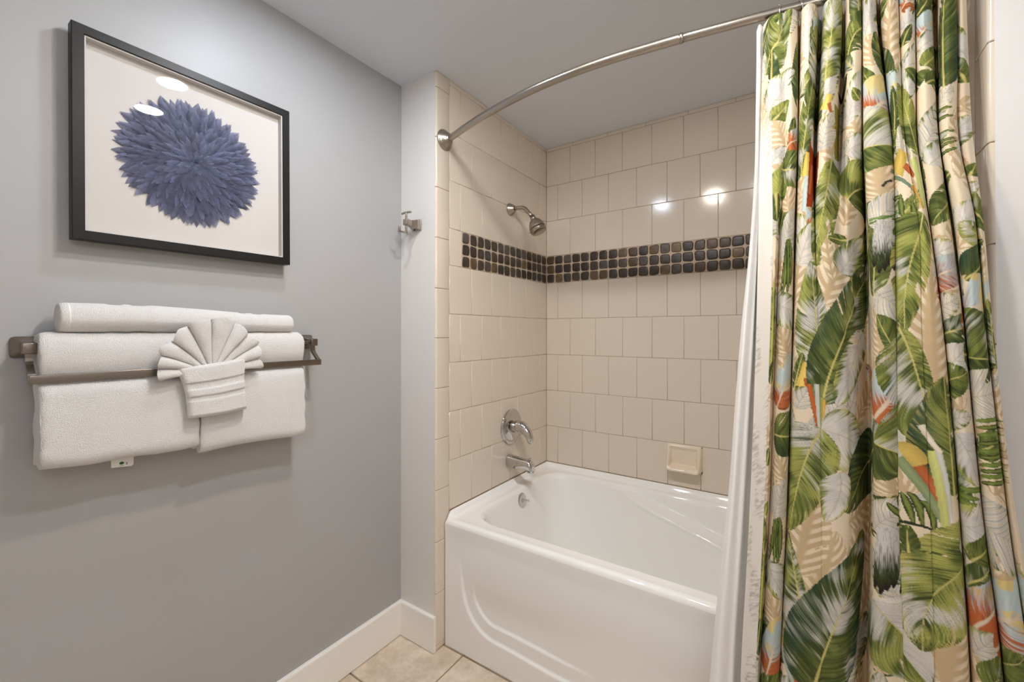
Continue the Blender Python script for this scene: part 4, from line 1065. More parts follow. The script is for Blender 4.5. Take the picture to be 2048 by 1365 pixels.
('G',[(0.3091,0.4938),(0.3326,0.6735),(0.4403,0.8436)],0.072,0.0892,{'hi': 0.55, 'lime': 0.4, 'dark': 0.5, 'teal': 0.7, 'rib': 1}),
('W',[(0.543,1.9471),(0.5523,1.9773),(0.5757,2.0504)],0.0367,0.0367,{'g': 0.5}),
('G',[(0.6244,1.8294),(0.5815,1.893),(0.5687,1.9518)],0.0325,0.0361,{'lime': 0.3, 'dark': 0.35, 'teal': 0.5}),
('O',[(0.5379,1.7594),(0.5612,1.769),(0.633,1.8485)],0.0767,0.0767,{'big': 1}),
('G',[(0.4403,1.6943),(0.5573,1.6847),(0.6208,1.6815)],0.1011,0,{'hi': 0.75, 'lime': 0.6}),
('G',[(0.4403,1.6943),(0.5573,1.6847),(0.6208,1.6815)],0,0.0614,{'dark': 0.35, 'lime': 0.3}),
('S',[(0.5598,1.5909),(0.5656,1.6052),(0.5744,1.6036)],0.0026,0.0026,{'c': (52, 56, 44)}),
('W',[(0.5379,1.5066),(0.5573,1.5289),(0.614,1.5893)],0.0403,0.055,{'g': 0.3, 'lines': 1}),
('S',[(0.5343,1.5241),(0.5585,1.5225),(0.614,1.5337)],0.0032,0.0032,{'c': (120, 140, 80)}),
('S',[(0.5343,1.5162),(0.5585,1.5146),(0.6125,1.5512)],0.0024,0.0024,{'c': (96, 120, 64)}),
('T',[(0.5523,1.5194),(0.5508,1.4669),(0.5397,1.4192)],0.0097,0.0097,{'st': 2}),
('T',[(0.5561,1.5194),(0.5573,1.4589),(0.5494,1.4049)],0.0097,0.0097,{'st': 2}),
('T',[(0.5598,1.5162),(0.5641,1.4637),(0.5585,1.4112)],0.0097,0.0097,{'st': 2}),
('T',[(0.5641,1.5162),(0.5687,1.4701),(0.5671,1.4224)],0.0097,0.0097,{'st': 2}),
('T',[(0.5671,1.5178),(0.5768,1.4653),(0.5757,1.4112)],0.0097,0.0097,{'st': 2}),
('W',[(0.5414,1.3667),(0.5598,1.3492),(0.6125,1.3158)],0.0403,0.0367,{'g': 0.15, 'lines': 1}),
('G',[(0.6089,1.1998),(0.5598,1.257),(0.543,1.3206)],0.0144,0.0506,{'lime': 0.3, 'teal': 0.3}),
('O',[(0.5324,1.0996),(0.5573,1.1282),(0.6156,1.2316)],0.08,0.08,{'big': 1}),
('G',[(0.5297,1.0519),(0.5598,1.0424),(0.6173,1.0217)],0.1011,0,{'hi': 0.6, 'lime': 0.5}),
('G',[(0.5297,1.0519),(0.5598,1.0424),(0.6173,1.0217)],0,0.0758,{'dark': 0.4, 'lime': 0.2}),
('W',[(0.5343,0.8675),(0.5523,0.9056),(0.6112,0.9406)],0.0403,0.0477,{'g': 0.35, 'lines': 1}),
('T',[(0.6089,0.8945),(0.5561,0.9533),(0.6071,0.9581)],0.0069,0.0069,{'st': 1}),
('T',[(0.614,0.8945),(0.5757,0.939),(0.6112,0.9549)],0.0069,0.0069,{'st': 1}),
('T',[(0.6278,0.8977),(0.6208,0.9422),(0.6112,0.9581)],0.0069,0.0069,{'st': 1}),
('T',[(0.6392,0.8961),(0.6371,0.9565),(0.619,0.9581)],0.0069,0.0069,{'st': 1}),
('T',[(0.6558,0.8913),(0.6545,0.947),(0.6371,0.9454)],0.0069,0.0069,{'st': 1}),
('T',[(0.6112,0.8945),(0.5626,0.9183),(0.5585,0.9342)],0.0069,0.0069,{'st': 1}),
('S',[(0.5757,0.8897),(0.6311,0.9072),(0.659,0.8897)],0.0032,0.0032,{'c': (54, 60, 40)}),
('T',[(0.5478,0.8786),(0.5494,0.8198),(0.5379,0.7498)],0.0111,0.0111,{'st': 2}),
('T',[(0.5523,0.8802),(0.5561,0.815),(0.5478,0.7434)],0.0111,0.0111,{'st': 2}),
('T',[(0.5573,0.8818),(0.5626,0.8198),(0.5561,0.7546)],0.0111,0.0111,{'st': 2}),
('T',[(0.5641,0.8834),(0.5717,0.8229),(0.5656,0.7625)],0.0111,0.0111,{'st': 2}),
('T',[(0.5702,0.8834),(0.6099,0.8198),(0.5757,0.753)],0.0111,0.0111,{'st': 2}),
('W',[(0.5343,0.7275),(0.5671,0.6894),(0.6448,0.5892)],0.0697,0,{'g': 0.1, 'lines': 0}),
('G',[(0.5343,0.7275),(0.5671,0.6894),(0.6448,0.5892)],0,0.1083,{'hi': 0.6, 'lime': 0.5}),
('O',[(0.6558,1.9916),(0.6695,1.9932),(0.6869,2.0472)],0.03,0.03,{}),
('W',[(0.6545,1.9455),(0.6679,1.9566),(0.8232,1.9836)],0.033,0.033,{'g': 0.1}),
('G',[(0.6558,1.9057),(0.6626,1.9248),(0.6816,1.9471)],0.0144,0.0181,{'dark': 0.6, 'teal': 0.4}),
('W',[(0.6608,1.8469),(0.6783,1.8676),(0.838,1.8835)],0.0293,0.0293,{'g': 0.5, 'y': 0.3}),
('G',[(0.6608,1.8517),(0.8232,1.8437),(0.8471,1.8374)],0,0.0614,{'dark': 0.25, 'lime': 0.2}),
('G',[(0.6173,1.7165),(0.6278,1.7467),(0.6226,1.8183)],0.0181,0.0217,{'dark': 0.8, 'teal': 0.4}),
('G',[(0.6906,1.6529),(0.6736,1.7165),(0.6392,1.8215)],0.0325,0.0361,{'lime': 0.6, 'hi': 0.2, 'y': 0.3}),
('S',[(0.614,1.6227),(0.6278,1.6386),(0.6412,1.664)],0.0224,0.0224,{'c': (200, 172, 88)}),
('S',[(0.6412,1.6322),(0.6511,1.6211),(0.6608,1.6052)],0.008,0.008,{'c': (178, 100, 58)}),
('S',[(0.5757,1.6259),(0.6412,1.6068),(0.659,1.5623)],0.0048,0.0048,{'c': (110, 128, 104)}),
('S',[(0.6695,1.6434),(0.6783,1.6052),(0.6783,1.5384)],0.0128,0.0128,{'c': (196, 200, 128)}),
('S',[(0.6513,1.5845),(0.6644,1.5575),(0.6751,1.5353)],0.0048,0.0048,{'c': (196, 150, 70)}),
('T',[(0.5731,1.5209),(0.6278,1.5178),(0.6484,1.513)],0.0056,0.0056,{'st': 1}),
('T',[(0.6244,1.5178),(0.6208,1.5464),(0.6226,1.5734)],0.0056,0.0056,{'st': 1}),
('T',[(0.6484,1.5114),(0.6431,1.5321),(0.6431,1.5543)],0.0056,0.0056,{'st': 1}),
('T',[(0.5757,1.5639),(0.6156,1.5655),(0.6226,1.5671)],0.0056,0.0056,{'st': 1}),
('T',[(0.5768,1.486),(0.5757,1.505),(0.614,1.5225)],0.0056,0.0056,{'st': 1}),
('G',[(0.6708,1.5241),(0.6173,1.4303),(0.6226,1.284)],0.0469,0.0722,{'hi': 0.45, 'lime': 0.8, 'y': 0.5}),
('G',[(0.6125,1.292),(0.6464,1.2173),(0.659,1.0455)],0.0253,0.1083,{'hi': 0.55, 'lime': 0.6, 'rib': 2}),
('G',[(0.6869,0.9644),(0.6851,1.0519),(0.6834,1.1966)],0.0722,0.0253,{'lime': 0.4, 'dark': 0.15, 'teal': 0.8, 'y': 0.4}),
('S',[(0.614,1.036),(0.6261,1.0439),(0.6392,1.0169)],0.024,0.024,{'c': (200, 172, 92)}),
('S',[(0.6371,1.0137),(0.6558,0.9803),(0.6708,0.9406)],0.0096,0.0096,{'c': (178, 100, 58)}),
('S',[(0.6089,1.0233),(0.6464,0.974),(0.6736,0.9008)],0.0096,0.0096,{'c': (140, 152, 110)}),
('S',[(0.659,1.0455),(0.6695,0.9803),(0.6708,0.9008)],0.0096,0.0096,{'c': (196, 196, 120)}),
('S',[(0.6662,1.0503),(0.6783,0.9803),(0.6783,0.9008)],0.0048,0.0048,{'c': (206, 204, 190)}),
('S',[(0.6431,1.0964),(0.6493,1.0789),(0.6695,1.0471)],0.0064,0.0064,{'c': (222, 210, 190)}),
('G',[(0.8251,0.904),(0.6244,0.8404),(0.635,0.6544)],0.1119,0.0794,{'hi': 0.55, 'lime': 0.85, 'y': 0.6, 'dark': 0.1}),
('G',[(0.6208,0.8388),(0.6173,0.8627),(0.6208,0.8945)],0.0181,0.0181,{'dark': 0.5}),
('G',[(0.8232,1.9693),(0.8371,1.9725),(0.8577,2.0202)],0.0289,0.0289,{'dark': 0.7}),
('O',[(0.8251,1.9153),(0.839,1.92),(0.8615,1.9773)],0.04,0.04,{'big': 1}),
('W',[(0.8288,1.8882),(0.839,1.8962),(0.8971,1.9359)],0.0257,0.0257,{'g': 0.4}),
('G',[(0.8371,1.8453),(0.844,1.8644),(0.941,1.9153)],0.0253,0.0253,{'lime': 0.3, 'hi': 0.3}),
('G',[(0.839,1.8056),(0.8615,1.8278),(0.9947,1.8294)],0.0253,0.0289,{'dark': 0.4}),
('W',[(0.844,1.699),(0.9811,1.7467),(1.0061,1.7928)],0.0403,0.0403,{'g': 0.35, 'lines': 1}),
('T',[(0.8487,1.7451),(0.9913,1.7467),(1.0094,1.7451)],0.0044,0.0044,{'st': 1}),
('T',[(0.8487,1.7276),(0.9931,1.7261),(1.0131,1.7261)],0.0044,0.0044,{'st': 1}),
('T',[(0.8487,1.6943),(0.9931,1.6927),(1.0131,1.6927)],0.0044,0.0044,{'st': 1}),
('T',[(0.8487,1.6752),(0.9931,1.6752),(1.0131,1.6768)],0.0044,0.0044,{'st': 1}),
('T',[(0.8487,1.6609),(0.9947,1.6625),(1.015,1.672)],0.0044,0.0044,{'st': 1}),
('T',[(0.8505,1.6434),(0.9931,1.645),(1.015,1.6577)],0.0044,0.0044,{'st': 1}),
('W',[(0.8348,1.6243),(0.8505,1.6545),(0.9996,1.6911)],0.0367,0.0367,{'g': 0.7}),
('G',[(0.9894,1.6036),(0.8426,1.5512),(0.8232,1.4971)],0.0361,0.0433,{'hi': 0.45, 'dark': 0.3}),
('W',[(0.6816,1.4017),(0.8348,1.4335),(0.8624,1.4605)],0.0403,0.0403,{'g': 0.5}),
('O',[(0.6869,1.3556),(0.8371,1.4001),(0.9721,1.4478)],0.0367,0.0367,{'red': 0.6}),
('W',[(0.6906,1.3063),(0.836,1.3301),(0.854,1.354)],0.033,0.033,{'g': 0.4, 'lines': 1}),
('W',[(0.8192,1.2109),(0.8371,1.2332),(0.8596,1.2586)],0.0367,0.0367,{'g': 0.1}),
('G',[(0.6887,1.1584),(0.836,1.187),(0.8577,1.2077)],0.0433,0.0433,{'dark': 0.1}),
('W',[(0.6887,1.0821),(0.836,1.1139),(0.854,1.125)],0.0257,0.0257,{'g': 0.5, 'lines': 1}),
('W',[(0.8251,1.0853),(0.844,1.0567),(0.8559,0.9867)],0.0418,0.0453,{'g': 0.6, 'rib': 1}),
('T',[(0.8192,0.9819),(0.838,0.9835),(0.9789,0.974)],0.0056,0.0056,{'st': 0}),
('T',[(0.6946,0.9692),(0.8371,0.9724),(0.8577,0.9629)],0.0056,0.0056,{'st': 0}),
('T',[(0.6925,0.9581),(0.836,0.9597),(0.8559,0.9517)],0.0056,0.0056,{'st': 0}),
('W',[(0.6906,0.8627),(0.8335,0.9152),(0.9811,0.9549)],0.044,0.044,{'g': 0.6}),
('G',[(0.8305,0.8468),(0.844,0.8754),(0.9854,0.912)],0.0289,0.0325,{'dark': 0.1}),
('O',[(0.8232,0.7164),(0.8413,0.7689),(0.9854,0.8277)],0.0533,0.0533,{'red': 0.5}),
('W',[(0.8212,0.6735),(0.8371,0.7005),(0.854,0.7212)],0.0367,0.0367,{'g': 0.5, 'lines': 1}),
('G',[(0.8371,0.6242),(0.8522,0.6528),(0.9913,0.6957)],0.0397,0.0397,{'hi': 0.4}),
('G',[(0.9913,1.7928),(0.9832,1.8914),(0.9974,2.0472)],0.0172,0.0583,{'dark': 0.75, 'teal': 0.9, 'lime': 0.3, 'rib': 1}),
('G',[(1.1195,1.7992),(1.1147,1.8501),(1.0241,1.9137)],0.0181,0.0217,{'hi': 0.4, 'lime': 0.3}),
('W',[(1.0131,1.6497),(1.1167,1.6879),(1.1271,1.7292)],0.033,0.033,{'g': 0.6}),
('G',[(1.1132,1.5957),(1.1183,1.6052),(1.1271,1.6227)],0.0163,0.0163,{'hi': 0.3}),
('W',[(1.0131,1.5416),(1.1167,1.5639),(1.1271,1.583)],0.0183,0.0183,{'g': 0.6}),
('W',[(0.9758,1.4876),(0.9986,1.5114),(1.1132,1.5353)],0.0367,0.0367,{'g': 0.4}),
('G',[(1.1158,1.4399),(1.0045,1.4701),(0.9913,1.5003)],0.0325,0.0289,{'lime': 0.7, 'hi': 0.3}),
('G',[(0.9894,1.3842),(1.0061,1.4017),(1.1195,1.4621)],0.0469,0.0469,{'dark': 0.55, 'teal': 0.7}),
('O',[(0.8559,1.2968),(1.0045,1.319),(1.1271,1.3826)],0.0733,0.0733,{'big': 1}),
('G',[(0.8522,1.2395),(1.0006,1.2347),(1.1241,1.2236)],0.1047,0,{'hi': 0.55, 'lime': 0.2}),
('G',[(0.8522,1.2395),(1.0006,1.2347),(1.1241,1.2236)],0,0.0722,{'dark': 0.55}),
('W',[(0.8577,1.1234),(1.0045,1.1648),(1.1271,1.195)],0.055,0.055,{'g': 0.2, 'lines': 1}),
('T',[(0.9832,1.1123),(1.0045,1.1219),(1.1257,1.1139)],0.0047,0.0047,{'st': 0}),
('T',[(0.9832,1.0996),(1.0031,1.1075),(1.1241,1.1012)],0.0047,0.0047,{'st': 1}),
('T',[(0.9832,1.0853),(1.0018,1.0948),(1.1241,1.0885)],0.0047,0.0047,{'st': 0}),
('T',[(0.9832,1.0694),(1.0006,1.0789),(1.121,1.0726)],0.0047,0.0047,{'st': 1}),
('T',[(0.9811,1.0535),(0.9996,1.0646),(1.1225,1.0583)],0.0047,0.0047,{'st': 0}),
('T',[(0.9811,1.0424),(0.9986,1.0519),(1.1195,1.0455)],0.0047,0.0047,{'st': 1}),
('T',[(0.9811,1.028),(0.9974,1.0392),(1.121,1.0328)],0.0047,0.0047,{'st': 0}),
('T',[(0.9811,1.0169),(0.9961,1.0265),(1.1195,1.0217)],0.0047,0.0047,{'st': 1}),
('T',[(0.9811,1.0074),(0.9961,1.0169),(1.1195,1.0106)],0.0047,0.0047,{'st': 0}),
('T',[(0.9811,0.9947),(0.9947,1.0042),(1.1195,1.001)],0.0047,0.0047,{'st': 1}),
('W',[(0.8559,0.9533),(1.0061,0.9247),(1.1183,0.8229)],0.0587,0.0733,{'g': 0.45, 'lines': 1}),
('O',[(0.8505,0.6926),(0.9961,0.7466),(1.121,0.8229)],0.0767,0.0767,{'big': 1}),
('G',[(0.8505,0.6274),(0.9913,0.6608),(1.017,0.6957)],0.0469,0.0469,{'hi': 0.4})]
HEM_A=0.0412

CURTAIN_Z=[2.06, 2.0, 1.85, 1.7, 1.5, 1.3, 1.1, 0.9, 0.7, 0.5, 0.3, 0.06]
CURTAIN_XY=[[(1.345,-0.017),(1.353,-0.032),(1.361,-0.043),(1.375,-0.045),(1.388,-0.038),(1.389,-0.040),(1.401,-0.046),(1.414,-0.026),(1.419,0.038),(1.424,-0.024),(1.438,-0.040),(1.452,-0.021),(1.462,0.041),(1.468,-0.018),(1.483,-0.032),(1.500,-0.009),(1.508,0.049),(1.509,-0.007),(1.521,-0.023),(1.536,-0.004),(1.544,0.063),(1.539,-0.008),(1.547,-0.022),(1.560,-0.002),(1.572,0.055),(1.570,0.005),(1.583,-0.012),(1.600,0.005),(1.608,0.056),(1.602,0.011),(1.612,-0.009),(1.627,0.007),(1.638,0.071),(1.630,0.014),(1.639,-0.003),(1.654,0.016),(1.673,0.077),(1.669,0.023),(1.679,0.006),(1.696,0.025),(1.707,0.073),(1.700,0.036),(1.705,0.029),(1.713,0.038)],
[(1.343,-0.018),(1.352,-0.033),(1.361,-0.044),(1.375,-0.045),(1.388,-0.039),(1.389,-0.041),(1.401,-0.047),(1.414,-0.027),(1.418,0.037),(1.423,-0.025),(1.437,-0.041),(1.451,-0.022),(1.460,0.039),(1.467,-0.020),(1.482,-0.033),(1.499,-0.010),(1.507,0.047),(1.509,-0.008),(1.521,-0.024),(1.536,-0.006),(1.544,0.062),(1.538,-0.009),(1.548,-0.024),(1.561,-0.003),(1.573,0.054),(1.571,0.004),(1.583,-0.014),(1.600,0.003),(1.608,0.055),(1.602,0.010),(1.612,-0.011),(1.627,0.006),(1.638,0.070),(1.629,0.012),(1.639,-0.004),(1.654,0.015),(1.672,0.076),(1.668,0.021),(1.678,0.005),(1.695,0.023),(1.706,0.071),(1.699,0.034),(1.704,0.027),(1.713,0.037)],
[(1.339,-0.024),(1.350,-0.039),(1.361,-0.050),(1.376,-0.052),(1.390,-0.046),(1.391,-0.047),(1.403,-0.054),(1.415,-0.034),(1.417,0.029),(1.419,-0.034),(1.433,-0.050),(1.446,-0.032),(1.454,0.029),(1.461,-0.030),(1.475,-0.044),(1.491,-0.021),(1.502,0.036),(1.508,-0.019),(1.520,-0.035),(1.534,-0.017),(1.542,0.050),(1.537,-0.021),(1.552,-0.035),(1.571,-0.014),(1.583,0.043),(1.578,-0.007),(1.587,-0.026),(1.601,-0.012),(1.606,0.016),(1.603,-0.007),(1.611,-0.024),(1.625,-0.009),(1.637,0.055),(1.628,-0.002),(1.638,-0.019),(1.655,-0.000),(1.672,0.060),(1.665,0.005),(1.675,-0.012),(1.692,0.007),(1.703,0.054),(1.695,0.017),(1.702,0.010),(1.712,0.020)],
[(1.336,-0.033),(1.350,-0.048),(1.362,-0.059),(1.376,-0.062),(1.389,-0.054),(1.390,-0.056),(1.402,-0.066),(1.413,-0.047),(1.414,0.016),(1.416,-0.046),(1.429,-0.063),(1.442,-0.048),(1.449,0.003),(1.454,-0.047),(1.467,-0.060),(1.481,-0.040),(1.496,0.010),(1.506,-0.034),(1.518,-0.044),(1.533,-0.027),(1.541,0.031),(1.536,-0.039),(1.557,-0.053),(1.582,-0.033),(1.591,0.023),(1.585,-0.027),(1.591,-0.046),(1.600,-0.041),(1.601,-0.043),(1.603,-0.037),(1.610,-0.046),(1.622,-0.031),(1.635,0.032),(1.625,-0.025),(1.637,-0.042),(1.656,-0.024),(1.669,0.035),(1.660,-0.020),(1.669,-0.037),(1.686,-0.019),(1.697,0.028),(1.690,-0.009),(1.698,-0.016),(1.710,-0.007)],
[(1.333,-0.045),(1.349,-0.061),(1.364,-0.072),(1.372,-0.076),(1.378,-0.055),(1.380,-0.059),(1.393,-0.082),(1.406,-0.063),(1.408,-0.000),(1.412,-0.063),(1.428,-0.081),(1.444,-0.074),(1.447,-0.062),(1.449,-0.074),(1.464,-0.080),(1.480,-0.069),(1.494,-0.048),(1.506,-0.047),(1.520,-0.031),(1.535,-0.015),(1.543,0.007),(1.542,-0.063),(1.560,-0.079),(1.583,-0.060),(1.591,-0.005),(1.584,-0.054),(1.600,-0.074),(1.617,-0.073),(1.618,-0.071),(1.619,-0.071),(1.626,-0.075),(1.636,-0.061),(1.650,0.002),(1.639,-0.055),(1.650,-0.072),(1.667,-0.056),(1.683,0.003),(1.674,-0.052),(1.684,-0.069),(1.702,-0.053),(1.714,-0.007),(1.706,-0.043),(1.709,-0.051),(1.716,-0.043)],
[(1.329,-0.050),(1.345,-0.066),(1.359,-0.078),(1.366,-0.082),(1.371,-0.058),(1.372,-0.062),(1.387,-0.088),(1.402,-0.070),(1.404,-0.007),(1.407,-0.070),(1.428,-0.088),(1.449,-0.084),(1.453,-0.082),(1.457,-0.084),(1.475,-0.088),(1.494,-0.080),(1.504,-0.066),(1.514,-0.054),(1.524,-0.032),(1.535,-0.016),(1.545,-0.004),(1.547,-0.074),(1.562,-0.090),(1.581,-0.079),(1.586,-0.050),(1.583,-0.077),(1.600,-0.086),(1.618,-0.086),(1.619,-0.084),(1.620,-0.084),(1.634,-0.088),(1.651,-0.074),(1.665,-0.012),(1.654,-0.068),(1.664,-0.086),(1.681,-0.070),(1.696,-0.012),(1.685,-0.066),(1.694,-0.084),(1.710,-0.068),(1.723,-0.022),(1.715,-0.058),(1.717,-0.066),(1.724,-0.058)],
[(1.323,-0.050),(1.339,-0.066),(1.353,-0.078),(1.359,-0.082),(1.364,-0.058),(1.365,-0.062),(1.381,-0.088),(1.397,-0.070),(1.398,-0.007),(1.401,-0.070),(1.427,-0.088),(1.452,-0.084),(1.456,-0.082),(1.460,-0.084),(1.480,-0.088),(1.500,-0.080),(1.508,-0.066),(1.517,-0.054),(1.526,-0.032),(1.535,-0.016),(1.546,-0.004),(1.547,-0.074),(1.563,-0.090),(1.582,-0.082),(1.584,-0.074),(1.584,-0.082),(1.604,-0.086),(1.624,-0.086),(1.625,-0.084),(1.626,-0.084),(1.643,-0.088),(1.664,-0.074),(1.677,-0.012),(1.667,-0.068),(1.677,-0.086),(1.694,-0.070),(1.709,-0.012),(1.697,-0.066),(1.707,-0.084),(1.725,-0.068),(1.737,-0.022),(1.729,-0.058),(1.732,-0.066),(1.738,-0.058)],
[(1.316,-0.054),(1.332,-0.070),(1.347,-0.082),(1.353,-0.086),(1.358,-0.062),(1.359,-0.066),(1.375,-0.092),(1.391,-0.074),(1.393,-0.011),(1.396,-0.074),(1.425,-0.092),(1.453,-0.088),(1.457,-0.086),(1.462,-0.088),(1.481,-0.092),(1.501,-0.084),(1.509,-0.070),(1.517,-0.058),(1.526,-0.036),(1.535,-0.020),(1.545,-0.008),(1.545,-0.078),(1.563,-0.094),(1.583,-0.086),(1.585,-0.078),(1.585,-0.086),(1.607,-0.090),(1.629,-0.090),(1.630,-0.088),(1.631,-0.088),(1.651,-0.092),(1.673,-0.078),(1.687,-0.016),(1.677,-0.072),(1.689,-0.090),(1.707,-0.074),(1.721,-0.016),(1.710,-0.070),(1.722,-0.088),(1.740,-0.072),(1.753,-0.026),(1.745,-0.062),(1.749,-0.070),(1.756,-0.062)],
[(1.307,-0.062),(1.323,-0.078),(1.338,-0.090),(1.344,-0.094),(1.348,-0.070),(1.349,-0.074),(1.366,-0.100),(1.383,-0.082),(1.385,-0.019),(1.387,-0.082),(1.420,-0.100),(1.452,-0.096),(1.456,-0.094),(1.461,-0.096),(1.479,-0.100),(1.497,-0.092),(1.506,-0.078),(1.514,-0.066),(1.522,-0.044),(1.530,-0.028),(1.540,-0.016),(1.541,-0.086),(1.562,-0.102),(1.586,-0.094),(1.588,-0.086),(1.588,-0.094),(1.609,-0.098),(1.631,-0.098),(1.632,-0.096),(1.633,-0.096),(1.655,-0.100),(1.680,-0.086),(1.695,-0.024),(1.686,-0.080),(1.701,-0.098),(1.723,-0.082),(1.737,-0.024),(1.727,-0.078),(1.738,-0.096),(1.758,-0.080),(1.770,-0.034),(1.763,-0.070),(1.770,-0.078),(1.780,-0.070)],
[(1.297,-0.069),(1.313,-0.085),(1.329,-0.097),(1.334,-0.101),(1.338,-0.077),(1.339,-0.081),(1.358,-0.107),(1.376,-0.089),(1.377,-0.026),(1.379,-0.089),(1.415,-0.107),(1.451,-0.103),(1.455,-0.101),(1.460,-0.103),(1.477,-0.107),(1.494,-0.099),(1.502,-0.085),(1.511,-0.073),(1.519,-0.051),(1.526,-0.035),(1.537,-0.023),(1.538,-0.093),(1.562,-0.109),(1.588,-0.101),(1.590,-0.093),(1.590,-0.101),(1.611,-0.105),(1.632,-0.105),(1.633,-0.103),(1.634,-0.103),(1.658,-0.107),(1.684,-0.093),(1.700,-0.031),(1.691,-0.087),(1.708,-0.105),(1.732,-0.089),(1.748,-0.031),(1.737,-0.085),(1.748,-0.103),(1.768,-0.087),(1.782,-0.041),(1.774,-0.077),(1.782,-0.085),(1.795,-0.077)],
[(1.291,-0.077),(1.307,-0.093),(1.323,-0.105),(1.328,-0.109),(1.332,-0.085),(1.333,-0.089),(1.352,-0.115),(1.371,-0.097),(1.371,-0.034),(1.373,-0.097),(1.412,-0.115),(1.450,-0.111),(1.454,-0.109),(1.459,-0.111),(1.475,-0.115),(1.491,-0.107),(1.500,-0.093),(1.509,-0.081),(1.516,-0.059),(1.523,-0.043),(1.533,-0.031),(1.535,-0.101),(1.561,-0.117),(1.589,-0.109),(1.591,-0.101),(1.591,-0.109),(1.611,-0.113),(1.632,-0.113),(1.633,-0.111),(1.634,-0.111),(1.659,-0.115),(1.687,-0.101),(1.704,-0.039),(1.695,-0.095),(1.714,-0.113),(1.740,-0.097),(1.756,-0.039),(1.746,-0.093),(1.757,-0.111),(1.776,-0.095),(1.791,-0.049),(1.783,-0.085),(1.793,-0.093),(1.807,-0.085)],
[(1.284,-0.085),(1.301,-0.101),(1.316,-0.113),(1.321,-0.117),(1.324,-0.093),(1.326,-0.097),(1.346,-0.123),(1.365,-0.105),(1.365,-0.042),(1.366,-0.105),(1.408,-0.123),(1.449,-0.119),(1.453,-0.117),(1.458,-0.119),(1.473,-0.123),(1.488,-0.115),(1.497,-0.101),(1.506,-0.089),(1.513,-0.067),(1.519,-0.051),(1.530,-0.039),(1.531,-0.109),(1.560,-0.125),(1.591,-0.117),(1.592,-0.109),(1.592,-0.117),(1.612,-0.121),(1.633,-0.121),(1.634,-0.119),(1.635,-0.119),(1.661,-0.123),(1.691,-0.109),(1.708,-0.047),(1.700,-0.103),(1.722,-0.121),(1.751,-0.105),(1.767,-0.047),(1.756,-0.101),(1.768,-0.119),(1.787,-0.103),(1.802,-0.057),(1.795,-0.093),(1.807,-0.101),(1.823,-0.093)]]
LINER_XY=[[(1.328,-0.002),(1.334,-0.023),(1.338,-0.026),(1.343,-0.014),(1.349,-0.011),(1.353,0.004),(1.378,0.021),(1.420,0.038),(1.472,0.054)],
[(1.328,-0.003),(1.333,-0.024),(1.337,-0.026),(1.342,-0.014),(1.347,-0.012),(1.352,0.003),(1.376,0.020),(1.420,0.037),(1.471,0.053)],
[(1.326,-0.008),(1.331,-0.029),(1.334,-0.032),(1.338,-0.021),(1.343,-0.018),(1.348,-0.003),(1.370,0.013),(1.420,0.030),(1.471,0.044)],
[(1.324,-0.016),(1.328,-0.038),(1.330,-0.041),(1.334,-0.030),(1.339,-0.027),(1.344,-0.013),(1.365,0.002),(1.419,0.017),(1.469,0.029)],
[(1.313,-0.028),(1.318,-0.049),(1.321,-0.052),(1.327,-0.041),(1.332,-0.039),(1.336,-0.025),(1.360,-0.011),(1.418,0.000),(1.468,0.009)],
[(1.295,-0.032),(1.302,-0.054),(1.307,-0.057),(1.316,-0.046),(1.323,-0.044),(1.329,-0.030),(1.357,-0.017),(1.418,-0.007),(1.467,0.000)],
[(1.280,-0.032),(1.288,-0.054),(1.294,-0.057),(1.304,-0.046),(1.312,-0.044),(1.320,-0.030),(1.352,-0.017),(1.417,-0.007),(1.466,0.000)],
[(1.267,-0.036),(1.276,-0.058),(1.282,-0.061),(1.292,-0.050),(1.302,-0.048),(1.310,-0.034),(1.345,-0.021),(1.416,-0.011),(1.465,-0.004)],
[(1.249,-0.044),(1.260,-0.066),(1.268,-0.069),(1.281,-0.058),(1.291,-0.056),(1.300,-0.042),(1.336,-0.029),(1.416,-0.019),(1.464,-0.012)],
[(1.231,-0.051),(1.243,-0.073),(1.254,-0.076),(1.270,-0.065),(1.280,-0.063),(1.290,-0.049),(1.325,-0.036),(1.415,-0.026),(1.463,-0.019)],
[(1.217,-0.059),(1.231,-0.081),(1.244,-0.084),(1.262,-0.073),(1.273,-0.071),(1.282,-0.057),(1.318,-0.044),(1.414,-0.034),(1.462,-0.027)],
[(1.203,-0.067),(1.220,-0.089),(1.233,-0.092),(1.253,-0.081),(1.265,-0.079),(1.275,-0.065),(1.310,-0.052),(1.413,-0.042),(1.461,-0.035)]]

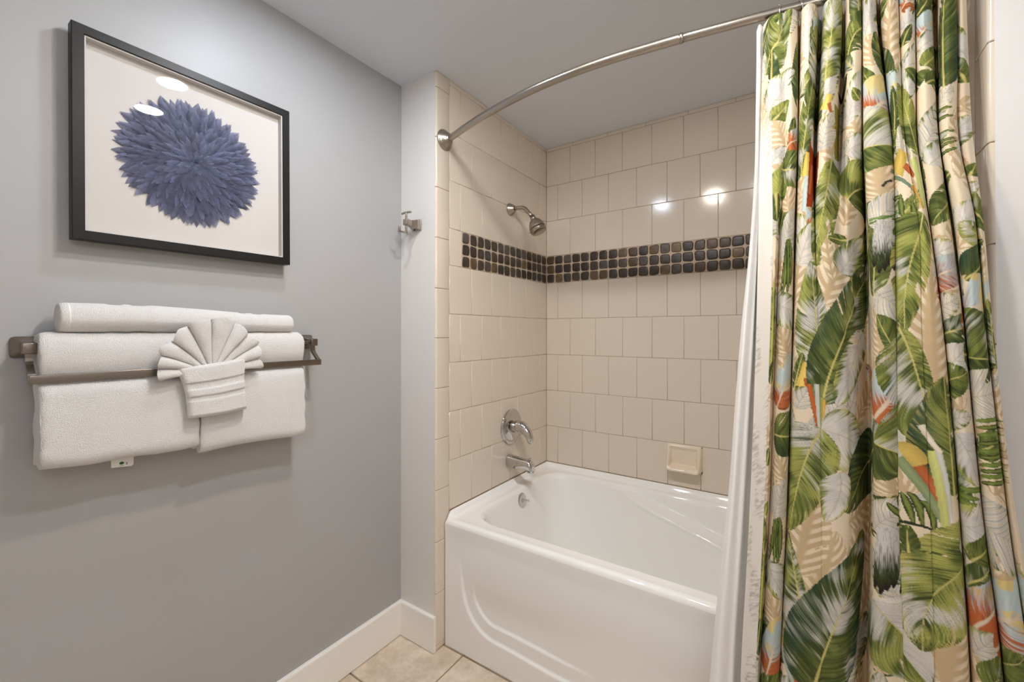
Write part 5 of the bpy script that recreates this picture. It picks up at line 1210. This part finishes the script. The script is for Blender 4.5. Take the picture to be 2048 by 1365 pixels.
def curtain():
    x, y, z, a = hang(CURTAIN_XY, CURTAIN_Z, 1040, .0016)
    nrm = .0011*(vnoise(a[None, :]*60+0*z, z*22, 3)-.5)*2
    y = y+nrm*np.clip((2.02-z)*4, 0, 1)
    col = paint(a, z)
    t = thing('shower_curtain', 'tropical leaf print fabric shower curtain bunched at the right end of the rod', 'shower curtain', (1.55, -.06, .07))
    M = attr_mat('printed_cotton', rough=.9, spec=.12, bump=.35, bscale=900, bdist=.0006, transl=.05)
    cloth_mesh('printed_fabric', x, y, z, M, t, col)
    global CURT_A; CURT_A = a
    x, y, z, a = hang(LINER_XY, CURTAIN_Z, 260, .004)
    y = y+.0016*(vnoise(a[None, :]*40+z*3, z*9, 5)-.5)
    t = thing('curtain_liner', 'plain white curtain liner hanging left of the printed curtain', 'curtain liner', (1.35, -.03, .07))
    Ml = mat('white_liner', (240, 237, 233), rough=.7, spec=.25, bump=.15, bscale=120, bdist=.001)
    cloth_mesh('liner_fabric', x, y, z, Ml, t)
curtain()
# ------------------------------------------------------------------ camera, world, view
cam = bpy.data.cameras.new('camera'); co = bpy.data.objects.new('camera', cam); COL.objects.link(co)
co.location = (1.4168, -1.2509, 1.2834)
co.rotation_euler = (math.radians(90+.3338), 0, math.radians(33.9881))
cam.sensor_width = 36; cam.lens = 853.0094/2048*36; cam.shift_y = -22.9616/2048; cam.clip_start = .02
SC.camera = co
w = bpy.data.worlds.new('world'); SC.world = w; w.use_nodes = True
w.node_tree.nodes['Background'].inputs[0].default_value = (.9, .93, 1, 1); w.node_tree.nodes['Background'].inputs[1].default_value = .3
SC.view_settings.view_transform = 'Standard'; SC.view_settings.look = 'None'; SC.view_settings.gamma = 1.; SC.view_settings.exposure = EXPO
SC.view_settings.use_curve_mapping = False
SC.cycles.max_bounces = 12; SC.cycles.diffuse_bounces = 7; SC.cycles.transparent_max_bounces = 40
SC.cycles.caustics_reflective = False; SC.cycles.caustics_refractive = False
SC.cycles.use_denoising = True; SC.cycles.use_adaptive_sampling = True; SC.cycles.adaptive_threshold = .02
